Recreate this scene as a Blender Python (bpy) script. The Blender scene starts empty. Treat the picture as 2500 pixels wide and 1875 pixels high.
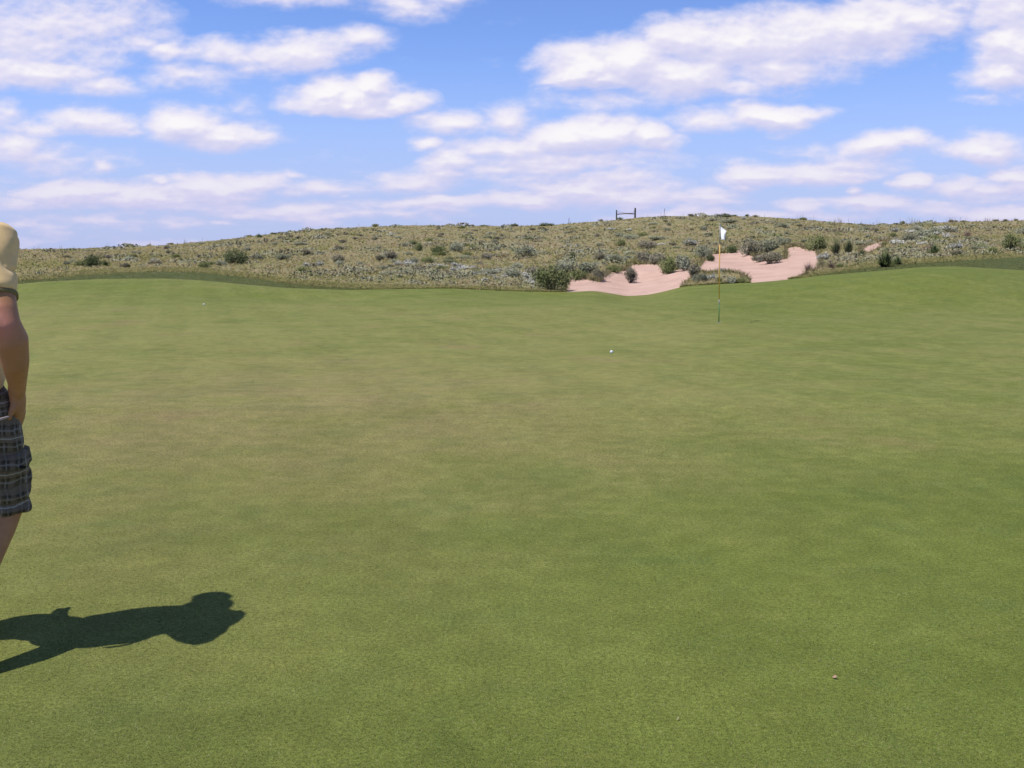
import bpy, math, random
import numpy as np
from mathutils import Vector, Matrix, noise as mnoise
random.seed(7); RNG = np.random.default_rng(11)
R_ = math.radians
scene = bpy.context.scene
COL = scene.collection
CAMH = 1.42
F = 2350.0
PITCH = math.atan(327.5 / F)
SP, CP = math.sin(PITCH), math.cos(PITCH)

# ------------------------------------------------------------------ geometry of the view
def uv(px, py):
    """direction of a sight line as tangents (x/y, z/y)"""
    px = np.asarray(px, float); py = np.asarray(py, float)
    a = (px - 1250) / F; b = (937.5 - py) / F
    y = CP + b * SP; z = -SP + b * CP
    return a / y, z / y
def pix(u, v):
    dep = CP - v * SP
    return 1250 + F * u / dep, 937.5 - F * (SP + v * CP) / dep

def curve(pts):
    p = np.array(pts, float)
    U, V = uv(p[:, 0], p[:, 1])
    g = np.linspace(-1.6, 1.6, 6401)
    k = np.interp(g, U, V)
    w = np.hanning(37); w /= w.sum()
    ks = np.convolve(np.pad(k, 18, mode='edge'), w, 'valid')
    return lambda u: np.interp(u, g, ks)
E_ = curve([(-1500,700),(-300,700),(0,697),(50,693),(100,688),(250,681),(400,680),(500,685),(600,695),(700,703),(850,708),(1000,705),(1100,704),
            (1250,711),(1380,713),(1450,710),(1490,716),(1530,723),(1580,720),(1620,712),(1670,699),(1780,692),(1840,690),(1900,685),(2000,673),
            (2150,661),(2250,652),(2330,650),(2430,656),(2500,660),(2800,668),(4000,668)])
RD = curve([(-1500,640),(-300,612),(0,609),(200,607),(300,603),(400,599),(500,590),(600,579),(700,568),(780,559),(900,554),(1000,550),(1100,551),
            (1250,552),(1350,549),(1450,541),(1500,538),(1560,531),(1620,528),(1700,528),(1760,527),(1850,529),(1950,535),(2050,544),(2130,549),
            (2250,545),(2350,541),(2500,539),(2800,541),(4000,560)])
CL = curve([(-1500,690),(0,688),(100,681),(200,671),(300,665),(400,662),(500,665),(600,676),(700,690),(800,700),(900,706),(1000,706),(1250,712),(1500,730),
            (1650,730),(1900,697),(1990,672),(2100,655),(2200,644),(2300,638),(2400,632),(2500,626),(2800,620),(4000,620)])
def De(u): return 36 + 1.6 * np.sin(u * 9 + 1) + 2.0 * np.exp(-((u + .36) / .12) ** 2)
def Dr(u): return 108 - 14 * np.clip(-u - .1, 0, .5) / .5 + 4 * np.sin(u * 5)
def wob(a, b):
    return (np.sin(a * 17.3 + 2.1 * np.sin(b * 5.1)) + np.sin(a * 31.7 + b * 9.3 + 1.7) * .6 + np.sin(a * 58 - b * 13 + .4) * .4) / 2
def sstep(x): x = np.clip(x, 0, 1); return x * x * (3 - 2 * x)

SAND = [np.array(p, float) for p in (
    [(1376,730),(1382,700),(1386,682),(1396,676),(1428,681),(1462,688),(1474,676),(1496,663),(1528,660),(1544,646),(1580,644),(1616,646),(1620,668),(1634,663),(1664,655),
     (1688,660),(1694,676),(1668,696),(1640,730)],
    [(1716,640),(1738,620),(1790,615),(1802,608),(1830,622),(1858,636),(1920,632),(1922,606),(1946,601),(1964,608),(1992,612),(2003,632),(2003,654),(1972,668),
     (1936,678),(1905,690),(1823,698),(1832,688),(1822,676),(1806,666),(1762,662),(1728,668),(1700,660)],
    [(2098,614),(2114,602),(2148,590),(2168,592),(2150,606),(2120,619)])]
def in_poly(px, py, poly):
    ins = np.zeros(px.shape, bool); n = len(poly)
    for i in range(n):
        x0, y0 = poly[i]; x1, y1 = poly[(i + 1) % n]
        if y0 == y1: continue
        c = ((y0 > py) != (y1 > py)) & (px < (x1 - x0) * (py - y0) / (y1 - y0) + x0)
        ins ^= c
    return ins
def in_sand(u, v, jit=3.0):
    px, py = pix(u, v)
    px = px + jit * (np.sin(px * .31 + py * .2) + .7 * np.sin(px * .83 - py * .5)); py = py + jit * .5 * np.sin(px * .47)
    m = np.zeros(px.shape, bool)
    for p in SAND: m |= in_poly(px, py, p)
    return m
def sand_depth(u, v):
    """0..1 softened inside measure used to sink the bunkers"""
    s = 0
    offs = [(0,0),(9,0),(-9,0),(0,5),(0,-5),(16,0),(-16,0),(0,9),(0,-9)]
    px, py = pix(u, v)
    for ox, oy in offs:
        m = np.zeros(px.shape, bool)
        for p in SAND: m |= in_poly(px + ox, py + oy, p)
        s = s + m
    return s / len(offs)
def hill_d(u, v):
    e, r = E_(u), RD(u)
    t = np.clip((v - e) / (r - e), 0, 1)
    inv = (1 - t) / De(u) + t / Dr(u)
    inv = inv + .00055 * wob(u * 1.3, t * 2.2) * np.sin(np.pi * t) + .0002 * np.sin(u * 90 + t * 25) * np.sin(np.pi * t)
    d = 1 / inv
    return d + 1.0 * sand_depth(u, v) * sstep(t * 8)
def hill(u, v):
    u = np.asarray(u, float); v = np.asarray(v, float)
    d = hill_d(u, v)
    return np.stack([u * d, d, v * d + CAMH], -1)
def at_hill(px, py):
    u, v = uv(px, py); u = np.atleast_1d(u); v = np.atleast_1d(v)
    return Vector(hill(u, np.maximum(v, E_(u)))[0])
def green_z(x, y):
    x = np.asarray(x, float); y = np.asarray(y, float)
    u = np.clip(x / np.maximum(y, .5), -1.5, 1.5)
    de = De(u); ze = E_(u) * de
    zb = -CAMH - .07 * sstep((y - 5) / 16)
    s = sstep((y - 21.5) / (de - 21.5))
    z = zb + (ze - zb) * s
    w = sstep((y - 9) / 8) * (1 - sstep((y - de + 3) / 3))
    z = z + w * .05 * (np.sin(x * .33 + 1.1) * np.sin(y * .29 + x * .12) + .5 * np.sin(x * .7 - y * .5))
    z = z + .15 * np.exp(-((x - 11) / 5) ** 2 - ((y - 29) / 3.) ** 2) * (1 - sstep((y - de + 4) / 4))
    z = z - .16 * np.exp(-((x + 8) / 8) ** 2 - ((y - 31) / 2.) ** 2) * (1 - sstep((y - de + 3) / 3))
    return z + CAMH
def at_green(px, py):
    u, v = uv(px, py); u = float(u); v = float(v)
    y = 2.0
    while y < 45:
        if CAMH + v * y < float(green_z(u * y, y)): break
        y += .01
    return Vector((u * y, y, float(green_z(u * y, y))))

# ------------------------------------------------------------------ object helpers
def tag(o, label=None, cat=None, group=None, kind=None):
    if label: o['label'] = label
    if cat: o['category'] = cat
    if group: o['group'] = group
    if kind: o['kind'] = kind
    return o
def empty(name, loc, rz=0):
    o = bpy.data.objects.new(name, None); COL.objects.link(o)
    o.location = loc; o.rotation_euler = (0, 0, rz); return o
def mesh_np(name, V, Fc, mat, col=None, smooth=False):
    """V (n,3), Fc (m,k) array of equal-size faces"""
    V = np.asarray(V, np.float32); Fc = np.asarray(Fc, np.int32)
    me = bpy.data.meshes.new(name)
    me.vertices.add(len(V)); me.vertices.foreach_set('co', V.ravel())
    k = Fc.shape[1]
    me.loops.add(Fc.size); me.loops.foreach_set('vertex_index', Fc.ravel())
    me.polygons.add(len(Fc))
    me.polygons.foreach_set('loop_start', np.arange(0, Fc.size, k, dtype=np.int32))
    me.polygons.foreach_set('loop_total', np.full(len(Fc), k, np.int32))
    me.polygons.foreach_set('use_smooth', np.full(len(Fc), smooth, bool))
    if col is not None:
        a = me.color_attributes.new('Col', 'FLOAT_COLOR', 'POINT')
        c = np.ones((len(V), 4), np.float32); c[:, :3] = col
        a.data.foreach_set('color', c.ravel())
    me.update(calc_edges=True); me.validate()
    if mat: me.materials.append(mat)
    return me
def link(name, me, parent=None):
    o = bpy.data.objects.new(name, me); COL.objects.link(o)
    if parent: o.parent = parent
    return o
class MB:
    """collects lofted tubes, boxes and sheets into one mesh"""
    def __init__(s): s.v = []; s.f = []
    def loft(s, rings, cap=True):
        n = len(rings[0]); b = len(s.v)
        for r in rings: s.v += [tuple(p) for p in r]
        for i in range(len(rings) - 1):
            for j in range(n):
                a = b + i * n + j; c = b + i * n + (j + 1) % n
                s.f.append((a, c, c + n, a + n))
        if cap:
            s.f.append(tuple(b + j for j in range(n))[::-1]); s.f.append(tuple(b + (len(rings) - 1) * n + j for j in range(n)))
    def tube(s, pts, rad, n=12, round_ends=True, flat=None):
        """pts with radii; flat = list of (rx, ry) ellipse factors"""
        P = [Vector(p) for p in pts]; rad = list(rad)
        if round_ends:
            d0 = (P[0] - P[1]).normalized(); d1 = (P[-1] - P[-2]).normalized(); a, z = P[0], P[-1]; ra, rz = rad[0], rad[-1]
            P = [a + d0 * ra * .95, a + d0 * ra * .7] + P + [z + d1 * rz * .7, z + d1 * rz * .95]
            rad = [ra * .3, ra * .75] + rad + [rz * .75, rz * .3]
            if flat: flat = [flat[0]] * 2 + list(flat) + [flat[-1]] * 2
        rings = []; ref = None
        for i, p in enumerate(P):
            t = (P[min(i + 1, len(P) - 1)] - P[max(i - 1, 0)]).normalized()
            if ref is None:
                ref = Vector((1, 0, 0)) if abs(t.x) < .8 else Vector((0, 1, 0))
            x = (ref - t * ref.dot(t)).normalized(); y = t.cross(x); ref = x
            fx, fy = flat[i] if flat else (1, 1)
            rings.append([p + x * math.cos(k * 2 * math.pi / n) * rad[i] * fx + y * math.sin(k * 2 * math.pi / n) * rad[i] * fy for k in range(n)])
        s.loft(rings)
    def rings(s, spec, n=28, power=2.3):
        """horizontal super-ellipse rings: (cx, cy, z, rx, ry)"""
        out = []
        for cx, cy, z, rx, ry in spec:
            r = []
            for k in range(n):
                a = k * 2 * math.pi / n; c, q = math.cos(a), math.sin(a)
                r.append(Vector((cx + rx * math.copysign(abs(c) ** (2 / power), c), cy + ry * math.copysign(abs(q) ** (2 / power), q), z)))
            out.append(r)
        s.loft(out)
    def box(s, c, sz, rot=None):
        b = len(s.v); c = Vector(c)
        for dx in (-.5, .5):
            for dy in (-.5, .5):
                for dz in (-.5, .5):
                    p = Vector((dx * sz[0], dy * sz[1], dz * sz[2]))
                    if rot: p = rot @ p
                    s.v.append(tuple(c + p))
        for q in ((0,1,3,2),(4,6,7,5),(0,4,5,1),(2,3,7,6),(0,2,6,4),(1,5,7,3)): s.f.append(tuple(b + i for i in q))
    def mesh(s, name, mat, smooth=True):
        me = bpy.data.meshes.new(name); me.from_pydata(s.v, [], s.f); me.update()
        for p in me.polygons: p.use_smooth = smooth
        if mat: me.materials.append(mat)
        return me
    def build(s, name, mat, parent=None, smooth=True): return link(name, s.mesh(name, mat, smooth), parent)
def remeshed(mb, name, mat, voxel, parent=None, smooth_it=4, disp=None):
    """fuse overlapping closed lofts into one continuous skin"""
    o = mb.build(name, None); 
    m = o.modifiers.new('r', 'REMESH'); m.mode = 'VOXEL'; m.voxel_size = voxel; m.use_smooth_shade = True
    sm = o.modifiers.new('s', 'SMOOTH'); sm.factor = .5; sm.iterations = smooth_it
    dg = bpy.context.evaluated_depsgraph_get(); dg.update()
    me = bpy.data.meshes.new_from_object(o.evaluated_get(dg))
    bpy.data.objects.remove(o)
    me.name = name; me.materials.clear(); me.materials.append(mat)
    if disp:
        nrm = [v.normal.copy() for v in me.vertices]
        for v, n in zip(me.vertices, nrm): v.co += n * disp(v.co, n)
    for p in me.polygons: p.use_smooth = True
    me.update()
    return link(name, me, parent)

# ------------------------------------------------------------------ material helpers
class NT:
    def __init__(s, tree): s.t = tree; s.t.nodes.clear()
    def n(s, typ, inputs=None, **props):
        nd = s.t.nodes.new(typ)
        for k, v in props.items(): setattr(nd, k, v)
        for k, v in (inputs or {}).items():
            sock = nd.inputs[k]
            if hasattr(v, 'links') or isinstance(v, bpy.types.NodeSocket): s.t.links.new(v, sock)
            else: sock.default_value = v
        return nd
    def math(s, op, a, b=None, c=None, clamp=False):
        nd = s.t.nodes.new('ShaderNodeMath'); nd.operation = op; nd.use_clamp = clamp
        for i, v in enumerate((a, b, c)):
            if v is None: continue
            if isinstance(v, bpy.types.NodeSocket): s.t.links.new(v, nd.inputs[i])
            else: nd.inputs[i].default_value = v
        return nd.outputs[0]
    def vmath(s, op, a, b=None):
        nd = s.t.nodes.new('ShaderNodeVectorMath'); nd.operation = op
        for i, v in enumerate((a, b)):
            if v is None: continue
            if isinstance(v, bpy.types.NodeSocket): s.t.links.new(v, nd.inputs[i])
            else: nd.inputs[i].default_value = v
        return nd.outputs['Vector']
    def mix(s, fac, a, b, typ='MIX'):
        nd = s.t.nodes.new('ShaderNodeMix'); nd.data_type = 'RGBA'; nd.blend_type = typ
        for sock, v in ((nd.inputs[0], fac), (nd.inputs[6], a), (nd.inputs[7], b)):
            if isinstance(v, bpy.types.NodeSocket): s.t.links.new(v, sock)
            elif isinstance(v, (int, float)): sock.default_value = v
            else: sock.default_value = (*v[:3], 1)
        return nd.outputs[2]
    def ss(s, x, lo, hi, a=0., b=1.):
        nd = s.t.nodes.new('ShaderNodeMapRange'); nd.interpolation_type = 'SMOOTHSTEP'
        s.t.links.new(x, nd.inputs[0])
        for i, v in enumerate((lo, hi, a, b)): nd.inputs[1 + i].default_value = v
        return nd.outputs[0]
    def noise(s, vec, scale, detail=3, rough=.55, dist=0.):
        nd = s.n('ShaderNodeTexNoise', {'Scale': scale, 'Detail': detail, 'Roughness': rough, 'Distortion': dist})
        s.t.links.new(vec, nd.inputs['Vector']); return nd.outputs['Fac']
    def scaled(s, vec, sc):
        return s.vmath('MULTIPLY', vec, sc)
def new_mat(name):
    m = bpy.data.materials.new(name); m.use_nodes = True
    return m, NT(m.node_tree)
def finish(nt, col, rough=.8, spec=.3, bump=None, bstr=.3, bdist=.02, trans=0, sheen=0):
    p = nt.n('ShaderNodeBsdfPrincipled', {'Roughness': rough, 'Specular IOR Level': spec})
    if isinstance(col, bpy.types.NodeSocket): nt.t.links.new(col, p.inputs['Base Color'])
    else: p.inputs['Base Color'].default_value = (*col, 1)
    if sheen: p.inputs['Sheen Weight'].default_value = sheen
    if bump is not None:
        b = nt.n('ShaderNodeBump', {'Strength': bstr, 'Distance': bdist, 'Height': bump})
        nt.t.links.new(b.outputs[0], p.inputs['Normal'])
    out = p.outputs[0]
    if trans:
        t = nt.n('ShaderNodeBsdfTranslucent')
        if isinstance(col, bpy.types.NodeSocket): nt.t.links.new(col, t.inputs[0])
        else: t.inputs[0].default_value = (*col, 1)
        mx = nt.n('ShaderNodeMixShader', {0: trans}); nt.t.links.new(out, mx.inputs[1]); nt.t.links.new(t.outputs[0], mx.inputs[2]); out = mx.outputs[0]
    o = nt.n('ShaderNodeOutputMaterial'); nt.t.links.new(out, o.inputs[0])
def simple(name, col, rough=.7, var=.15, scale=30, spec=.3, bstr=.15, bdist=.003, sheen=0):
    m, nt = new_mat(name)
    tc = nt.n('ShaderNodeTexCoord').outputs['Object']
    n = nt.noise(tc, scale, 4)
    c = nt.mix(nt.ss(n, .3, .7), tuple(x * (1 - var) for x in col), tuple(x * (1 + var) for x in col))
    finish(nt, c, rough, spec, n, bstr, bdist, sheen=sheen)
    return m

# ------------------------------------------------------------------ materials of the ground
def mat_green():
    m, nt = new_mat('putting_turf')
    P = nt.n('ShaderNodeTexCoord').outputs['Object']
    sx = nt.n('ShaderNodeSeparateXYZ', {0: P}); y = sx.outputs[1]; x = sx.outputs[0]
    wide = nt.noise(nt.scaled(P, (.8, 1, 1)), .16, 4, .6)
    mid = nt.noise(P, .9, 5, .62)
    small = nt.noise(P, 6, 5, .65)
    fine = nt.noise(nt.scaled(P, (1, 1.2, 1)), 60, 4, .7)
    grain = nt.noise(P, 230, 3, .7)
    # dry khaki belt through the middle of the green, lusher close by and on the back slope
    dryband = nt.math('MULTIPLY', nt.ss(y, 3.0, 9.0), nt.ss(y, 16.0, 33.0, 1, .50))
    dr = nt.math('ADD', nt.math('MULTIPLY', dryband, .62), nt.math('MULTIPLY', nt.math('SUBTRACT', wide, .5), .9))
    dr = nt.math('SUBTRACT', dr, nt.math('MULTIPLY', nt.ss(nt.math('SUBTRACT', x, nt.math('MULTIPLY', y, .12)), -.2, 3.5), .20))
    dr = nt.math('ADD', dr, nt.math('MULTIPLY', nt.math('SUBTRACT', mid, .5), .85))
    dr = nt.math('ADD', dr, nt.math('MULTIPLY', nt.math('SUBTRACT', small, .5), .5), clamp=True)
    c = nt.mix(nt.ss(dr, .0, .85), GREEN_A, GREEN_B)
    brown = nt.math('MULTIPLY', nt.ss(nt.noise(nt.scaled(P, (1, .8, 1)), .55, 6, .7), .53, .72), nt.ss(dr, .2, .7))
    worn = nt.n('ShaderNodeVectorMath', {0: nt.scaled(P, (1, .72, 0)), 1: (-2.0, 6.0, 0)}, operation='DISTANCE').outputs['Value']
    worn = nt.ss(nt.math('ADD', worn, nt.math('MULTIPLY', nt.math('SUBTRACT', wide, .5), 6.)), .5, 5.0, .62, 0)
    worn = nt.math('MULTIPLY', worn, nt.ss(mid, .25, .65, .45, 1.1))
    c = nt.mix(worn, c, (.275, .218, .098))
    c = nt.mix(nt.math('MULTIPLY', brown, .7), c, GREEN_C)
    # cooler bluish tufts in patches
    cool = nt.math('MULTIPLY', nt.ss(nt.noise(P, 1.3, 6, .68), .48, .70), .28)
    c = nt.mix(cool, c, (.105, .158, .052))
    yel = nt.math('MULTIPLY', nt.ss(nt.noise(nt.scaled(P, (.7, 1, 1)), 3.1, 6, .7), .55, .72), .5)
    c = nt.mix(yel, c, (.245, .240, .060))
    lush = nt.ss(nt.noise(nt.scaled(P, (.7, 1.1, 1)), .75, 4, .6, .4), .48, .72, 1, .86)
    c = nt.mix(1, c, nt.n('ShaderNodeCombineColor', {0: lush, 1: nt.math('ADD', nt.math('MULTIPLY', lush, .8), .2), 2: lush}).outputs[0], 'MULTIPLY')
    bright = nt.ss(small, .35, .7, .91, 1.10)
    c = nt.mix(1, c, nt.n('ShaderNodeCombineColor', {0: bright, 1: bright, 2: bright}).outputs[0], 'MULTIPLY')
    f2 = nt.ss(fine, .3, .7, .74, 1.30)
    c = nt.mix(1, c, nt.n('ShaderNodeCombineColor', {0: f2, 1: f2, 2: f2}).outputs[0], 'MULTIPLY')
    g2 = nt.ss(grain, .32, .68, .62, 1.42)
    c = nt.mix(1, c, nt.n('ShaderNodeCombineColor', {0: g2, 1: g2, 2: g2}).outputs[0], 'MULTIPLY')
    # pale dead blades and straw flecks
    vor = nt.n('ShaderNodeTexVoronoi', {'Scale': 26.0, 'Randomness': 1.0}); nt.t.links.new(nt.scaled(P, (1, .6, 1)), vor.inputs['Vector'])
    fl = nt.math('MULTIPLY', nt.ss(vor.outputs['Distance'], .06, .13, 1, 0), nt.ss(small, .5, .62))
    c = nt.mix(nt.math('MULTIPLY', fl, .55), c, (.36, .30, .16))
    dk = None
    for cx_, cy_, sx_, rr_, kk in ((-.95, 2.72, .62, .72, .80), (1.75, 3.0, 1.0, .95, .86), (.25, 2.45, .5, .5, .88), (3.3, 5.6, .6, 2.2, .90), (-.4, 4.6, .35, .9, .93)):
        q_ = nt.n('ShaderNodeVectorMath', {0: nt.scaled(P, (sx_, 1.6, 0)), 1: (cx_ * sx_, cy_ * 1.6, 0)}, operation='DISTANCE').outputs['Value']
        q_ = nt.math('ADD', q_, nt.math('MULTIPLY', nt.math('SUBTRACT', nt.noise(P, 2.2, 4, .6), .5), 1.3))
        f_ = nt.ss(q_, 0, rr_, kk, 1); dk = f_ if dk is None else nt.math('MULTIPLY', dk, f_)
    c = nt.mix(1, c, nt.n('ShaderNodeCombineColor', {0: dk, 1: nt.math('ADD', nt.math('MULTIPLY', dk, .8), .2), 2: dk}).outputs[0], 'MULTIPLY')
    # faint mowing passes
    mow = nt.math('SINE', nt.math('ADD', nt.math('MULTIPLY', x, 5.6), nt.math('MULTIPLY', y, 1.9)))
    mw = nt.ss(mow, -.4, .4, .975, 1.025)
    c = nt.mix(1, c, nt.n('ShaderNodeCombineColor', {0: mw, 1: mw, 2: mw}).outputs[0], 'MULTIPLY')
    h = nt.math('ADD', nt.math('MULTIPLY', fine, .6), nt.math('MULTIPLY', grain, .4))
    finish(nt, c, .8, .06, h, .5, .010)
    return m
GREEN_A = (.158, .190, .040); GREEN_B = (.250, .243, .078); GREEN_C = (.272, .200, .098)
def mat_collar():
    m, nt = new_mat('collar_turf')
    P = nt.n('ShaderNodeTexCoord').outputs['Object']
    a = nt.noise(P, 1.3, 5, .6); b = nt.noise(P, 9, 4, .7)
    c = nt.mix(nt.ss(a, .35, .7), (.072, .098, .022), (.108, .125, .036))
    c = nt.mix(nt.ss(b, .4, .75, 0, .6), c, (.15, .15, .07))
    finish(nt, c, .85, .2, b, .8, .05)
    return m
def mat_hill():
    m, nt = new_mat('prairie_soil')
    P = nt.n('ShaderNodeTexCoord').outputs['Object']
    a = nt.noise(nt.scaled(P, (1, .5, 1)), .35, 6, .65); b = nt.noise(P, 2.6, 5, .7); d = nt.noise(P, .09, 3)
    c = nt.mix(nt.ss(a, .35, .65), (.30, .265, .13), (.38, .31, .18))
    c = nt.mix(nt.ss(b, .45, .7, 0, .7), c, (.17, .19, .08))
    c = nt.mix(nt.ss(d, .5, .65, 0, .5), c, (.30, .23, .16))
    finish(nt, c, .9, .1, b, .8, .15)
    return m
def mat_sand():
    m, nt = new_mat('bunker_sand')
    P = nt.n('ShaderNodeTexCoord').outputs['Object']
    a = nt.noise(P, .8, 5, .6); b = nt.noise(nt.scaled(P, (1, 1.5, 1)), 5, 5, .65)
    w = nt.n('ShaderNodeTexWave', {'Scale': 3.2, 'Distortion': 5.0, 'Detail': 3.0, 'Detail Scale': 1.2}, bands_direction='Y'); nt.t.links.new(P, w.inputs['Vector'])
    c = nt.mix(nt.ss(a, .3, .7), (.66, .435, .345), (.77, .525, .42))
    c = nt.mix(nt.ss(b, .55, .75, 0, .35), c, (.54, .35, .26))
    vo = nt.n('ShaderNodeTexVoronoi', {'Scale': 2.6}); nt.t.links.new(nt.scaled(P, (1, 1.2, 1)), vo.inputs['Vector'])
    prints = nt.ss(vo.outputs['Distance'], .05, .22)
    h = nt.math('ADD', nt.math('ADD', nt.math('MULTIPLY', b, 1.4), nt.math('MULTIPLY', w.outputs['Fac'], .2)), nt.math('MULTIPLY', prints, .5))
    finish(nt, c, .95, .05, h, .7, .12)
    return m
def mat_leaf(name, trans=.1, rand=.2, rough=.8, up=.7, flat=.4):
    m, nt = new_mat(name)
    at = nt.n('ShaderNodeAttribute', attribute_name='Col').outputs['Color']
    oi = nt.n('ShaderNodeObjectInfo').outputs['Random']
    k = nt.ss(oi, 0, 1, 1 - rand, 1 + rand)
    c = nt.mix(1, at, nt.n('ShaderNodeCombineColor', {0: k, 1: k, 2: k}).outputs[0], 'MULTIPLY')
    # leaves in a dense clump catch the light like the clump they cover
    ng = nt.n('ShaderNodeNewGeometry').outputs['Normal']
    nrm = nt.vmath('NORMALIZE', nt.vmath('ADD', nt.scaled(ng, (flat,) * 3), (-.1, -.12, up)))
    p = nt.n('ShaderNodeBsdfPrincipled', {'Roughness': rough, 'Specular IOR Level': .1, 'Base Color': c, 'Normal': nrm})
    t = nt.n('ShaderNodeBsdfTranslucent', {'Color': c, 'Normal': nrm})
    mx = nt.n('ShaderNodeMixShader', {0: trans}); nt.t.links.new(p.outputs[0], mx.inputs[1]); nt.t.links.new(t.outputs[0], mx.inputs[2])
    o = nt.n('ShaderNodeOutputMaterial'); nt.t.links.new(mx.outputs[0], o.inputs[0])
    return m
M_GREEN, M_COLLAR, M_HILL, M_SAND = mat_green(), mat_collar(), mat_hill(), mat_sand()
M_LEAF = mat_leaf('shrub_leaves'); M_GRASS = mat_leaf('dry_prairie_grass', .1, 0, .8, .8, .1)
M_TURF = mat_leaf('mown_blades', .15, 0, .7, .8, .45)
M_BARK = simple('grey_bark', (.16, .12, .09), .9)

# ------------------------------------------------------------------ the ground
uf = np.arange(-.60, .6001, .00105)
ug = np.concatenate([np.linspace(-1.5, -.61, 50), uf, np.linspace(.61, 1.5, 50)])
def grid_faces(nr, nc):
    i = np.arange((nr - 1) * (nc - 1)); r = i // (nc - 1); c = i % (nc - 1); a = r * nc + c
    return np.stack([a, a + 1, a + nc + 1, a + nc], 1)
# putting green, from under the camera to its back edge
NR = 240
s = np.linspace(0, 1, NR) ** 1.7
U, S = np.meshgrid(ug[::2], s)
Y = .9 + (De(U) - .9) * S
X = U * Y
V = np.stack([X, Y, green_z(X, Y)], -1).reshape(-1, 3)
tag(link('putting_green', mesh_np('putting_green', V, grid_faces(NR, U.shape[1]), M_GREEN, smooth=True)), kind='structure')
# hillside, bunkers and collar, cut out of one surface
NR = 170
T = np.linspace(0, 1, NR)
U, TT = np.meshgrid(ug, T)
VV = E_(U) + (RD(U) - E_(U)) * TT
V = hill(U, VV)
# back of the ridge falls away
back = []
r0 = V[-1]
for k, (dd, dz) in enumerate(((1.5, -.02), (4, -.15), (9, -.7), (18, -2.2), (35, -5.), (60, -9.))):
    q = r0.copy(); q[:, 0] += dd * ug; q[:, 1] += dd; q[:, 2] = np.maximum(q[:, 2] + dz, -1.2); back.append(q)
V = np.concatenate([V, np.stack(back)], 0)
nr, nc = V.shape[:2]
fc = grid_faces(nr, nc)
cu = (U[:-1, :-1] + U[1:, 1:]) / 2; cv = (VV[:-1, :-1] + VV[1:, 1:]) / 2
sand = in_sand(cu + .0012 * np.sin(cu * 2100 + cv * 900) + .0009 * np.sin(cu * 3700 - cv * 4100), cv + .0007 * np.sin(cu * 1500 + 1) + .0005 * np.sin(cu * 3300), 3.0)
cpx, cpy = pix(cu, cv)
collar = (cv < CL(cu) + .0006 * np.sin(cu * 260) + .0004 * np.sin(cu * 700)) & ~sand
kind = np.zeros((nr - 1, nc - 1), int); kind[:NR - 1][collar] = 1; kind[:NR - 1][sand] = 2
kind = kind.ravel(); Vf = V.reshape(-1, 3)
for k, nm, mt in ((0, 'hillside', M_HILL), (1, 'collar_grass', M_COLLAR), (2, 'bunker_sand', M_SAND)):
    f = fc[kind == k]; idx, inv = np.unique(f, return_inverse=True)
    tag(link(nm, mesh_np(nm, Vf[idx], inv.reshape(f.shape), mt, smooth=True)), kind='structure')
g = MB(); g.v = [(-4000, -4000, -.45), (4000, -4000, -.45), (4000, 4000, -.45), (-4000, 4000, -.45)]; g.f = [(0, 1, 2, 3)]
tag(g.build('ground', M_HILL), kind='structure')

# ------------------------------------------------------------------ prairie grass (nobody could count it)
def blades(P, h, w, lean, col, nb):
    """nb triangles per tuft rooted at P; sizes in metres"""
    n = len(P); idx = np.repeat(np.arange(n), nb); m = len(idx)
    a = RNG.uniform(0, 2 * np.pi, m); rr = RNG.uniform(0, 1, m) ** .5
    hh = h[idx] * RNG.uniform(.55, 1.1, m); ww = w[idx] * RNG.uniform(.6, 1.3, m)
    base = P[idx] + np.stack([np.cos(a) * rr * w[idx] * 2, np.sin(a) * rr * w[idx] * 2, np.full(m, -.02)], 1)
    la = a + RNG.normal(0, .6, m); ln = lean * hh * RNG.uniform(.1, 1, m)
    tip = base + np.stack([np.cos(la) * ln, np.sin(la) * ln, hh], 1)
    b = RNG.uniform(0, np.pi, m); side = np.stack([np.cos(b), np.sin(b), np.zeros(m)], 1) * ww[:, None] * .5
    mid = base * .45 + tip * .55 + np.array([0, 0, .06]) * hh[:, None]
    V = np.stack([base - side, base + side, mid + side * .8, tip, mid - side * .8], 1).reshape(-1, 3)
    i0 = np.arange(m)[:, None] * 5
    Fq = i0 + np.array([[0, 1, 2, 4]]); Ft = i0 + np.array([[4, 2, 3, 3]])
    C = col[idx] * RNG.uniform(.9, 1.1, (m, 1))
    C = np.repeat(C, 5, 0)
    return V, i0, C
def grass_object(name, sets, label):
    Vs, Fs, Cs = [], [], []; off = 0
    for V, i0, C in sets:
        q1 = np.concatenate([i0 + 0, i0 + 1, i0 + 2], 1); q2 = np.concatenate([i0 + 0, i0 + 2, i0 + 4], 1); q3 = np.concatenate([i0 + 4, i0 + 2, i0 + 3], 1)
        Fs.append(np.concatenate([q1, q2, q3]) + off); Vs.append(V); Cs.append(C); off += len(V)
    me = mesh_np(name, np.concatenate(Vs), np.concatenate(Fs), M_GRASS, np.concatenate(Cs))
    return tag(link(name, me), label, 'grass', kind='stuff')
PAL = np.array([(.350,.300,.140),(.41,.335,.19),(.285,.275,.115),(.37,.345,.22),(.46,.38,.265),(.225,.24,.085),(.38,.285,.195)])
def hill_samples(n, tpow=1.0, umax=.72):
    u = RNG.uniform(-umax, umax, n); t = RNG.uniform(0, 1, n) ** tpow
    e, r = E_(u), RD(u); v = e + (r - e) * t
    ok = ~in_sand(u, v, 2.0) & (v > CL(u) + .0005)
    return u[ok], v[ok], t[ok]
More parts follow.
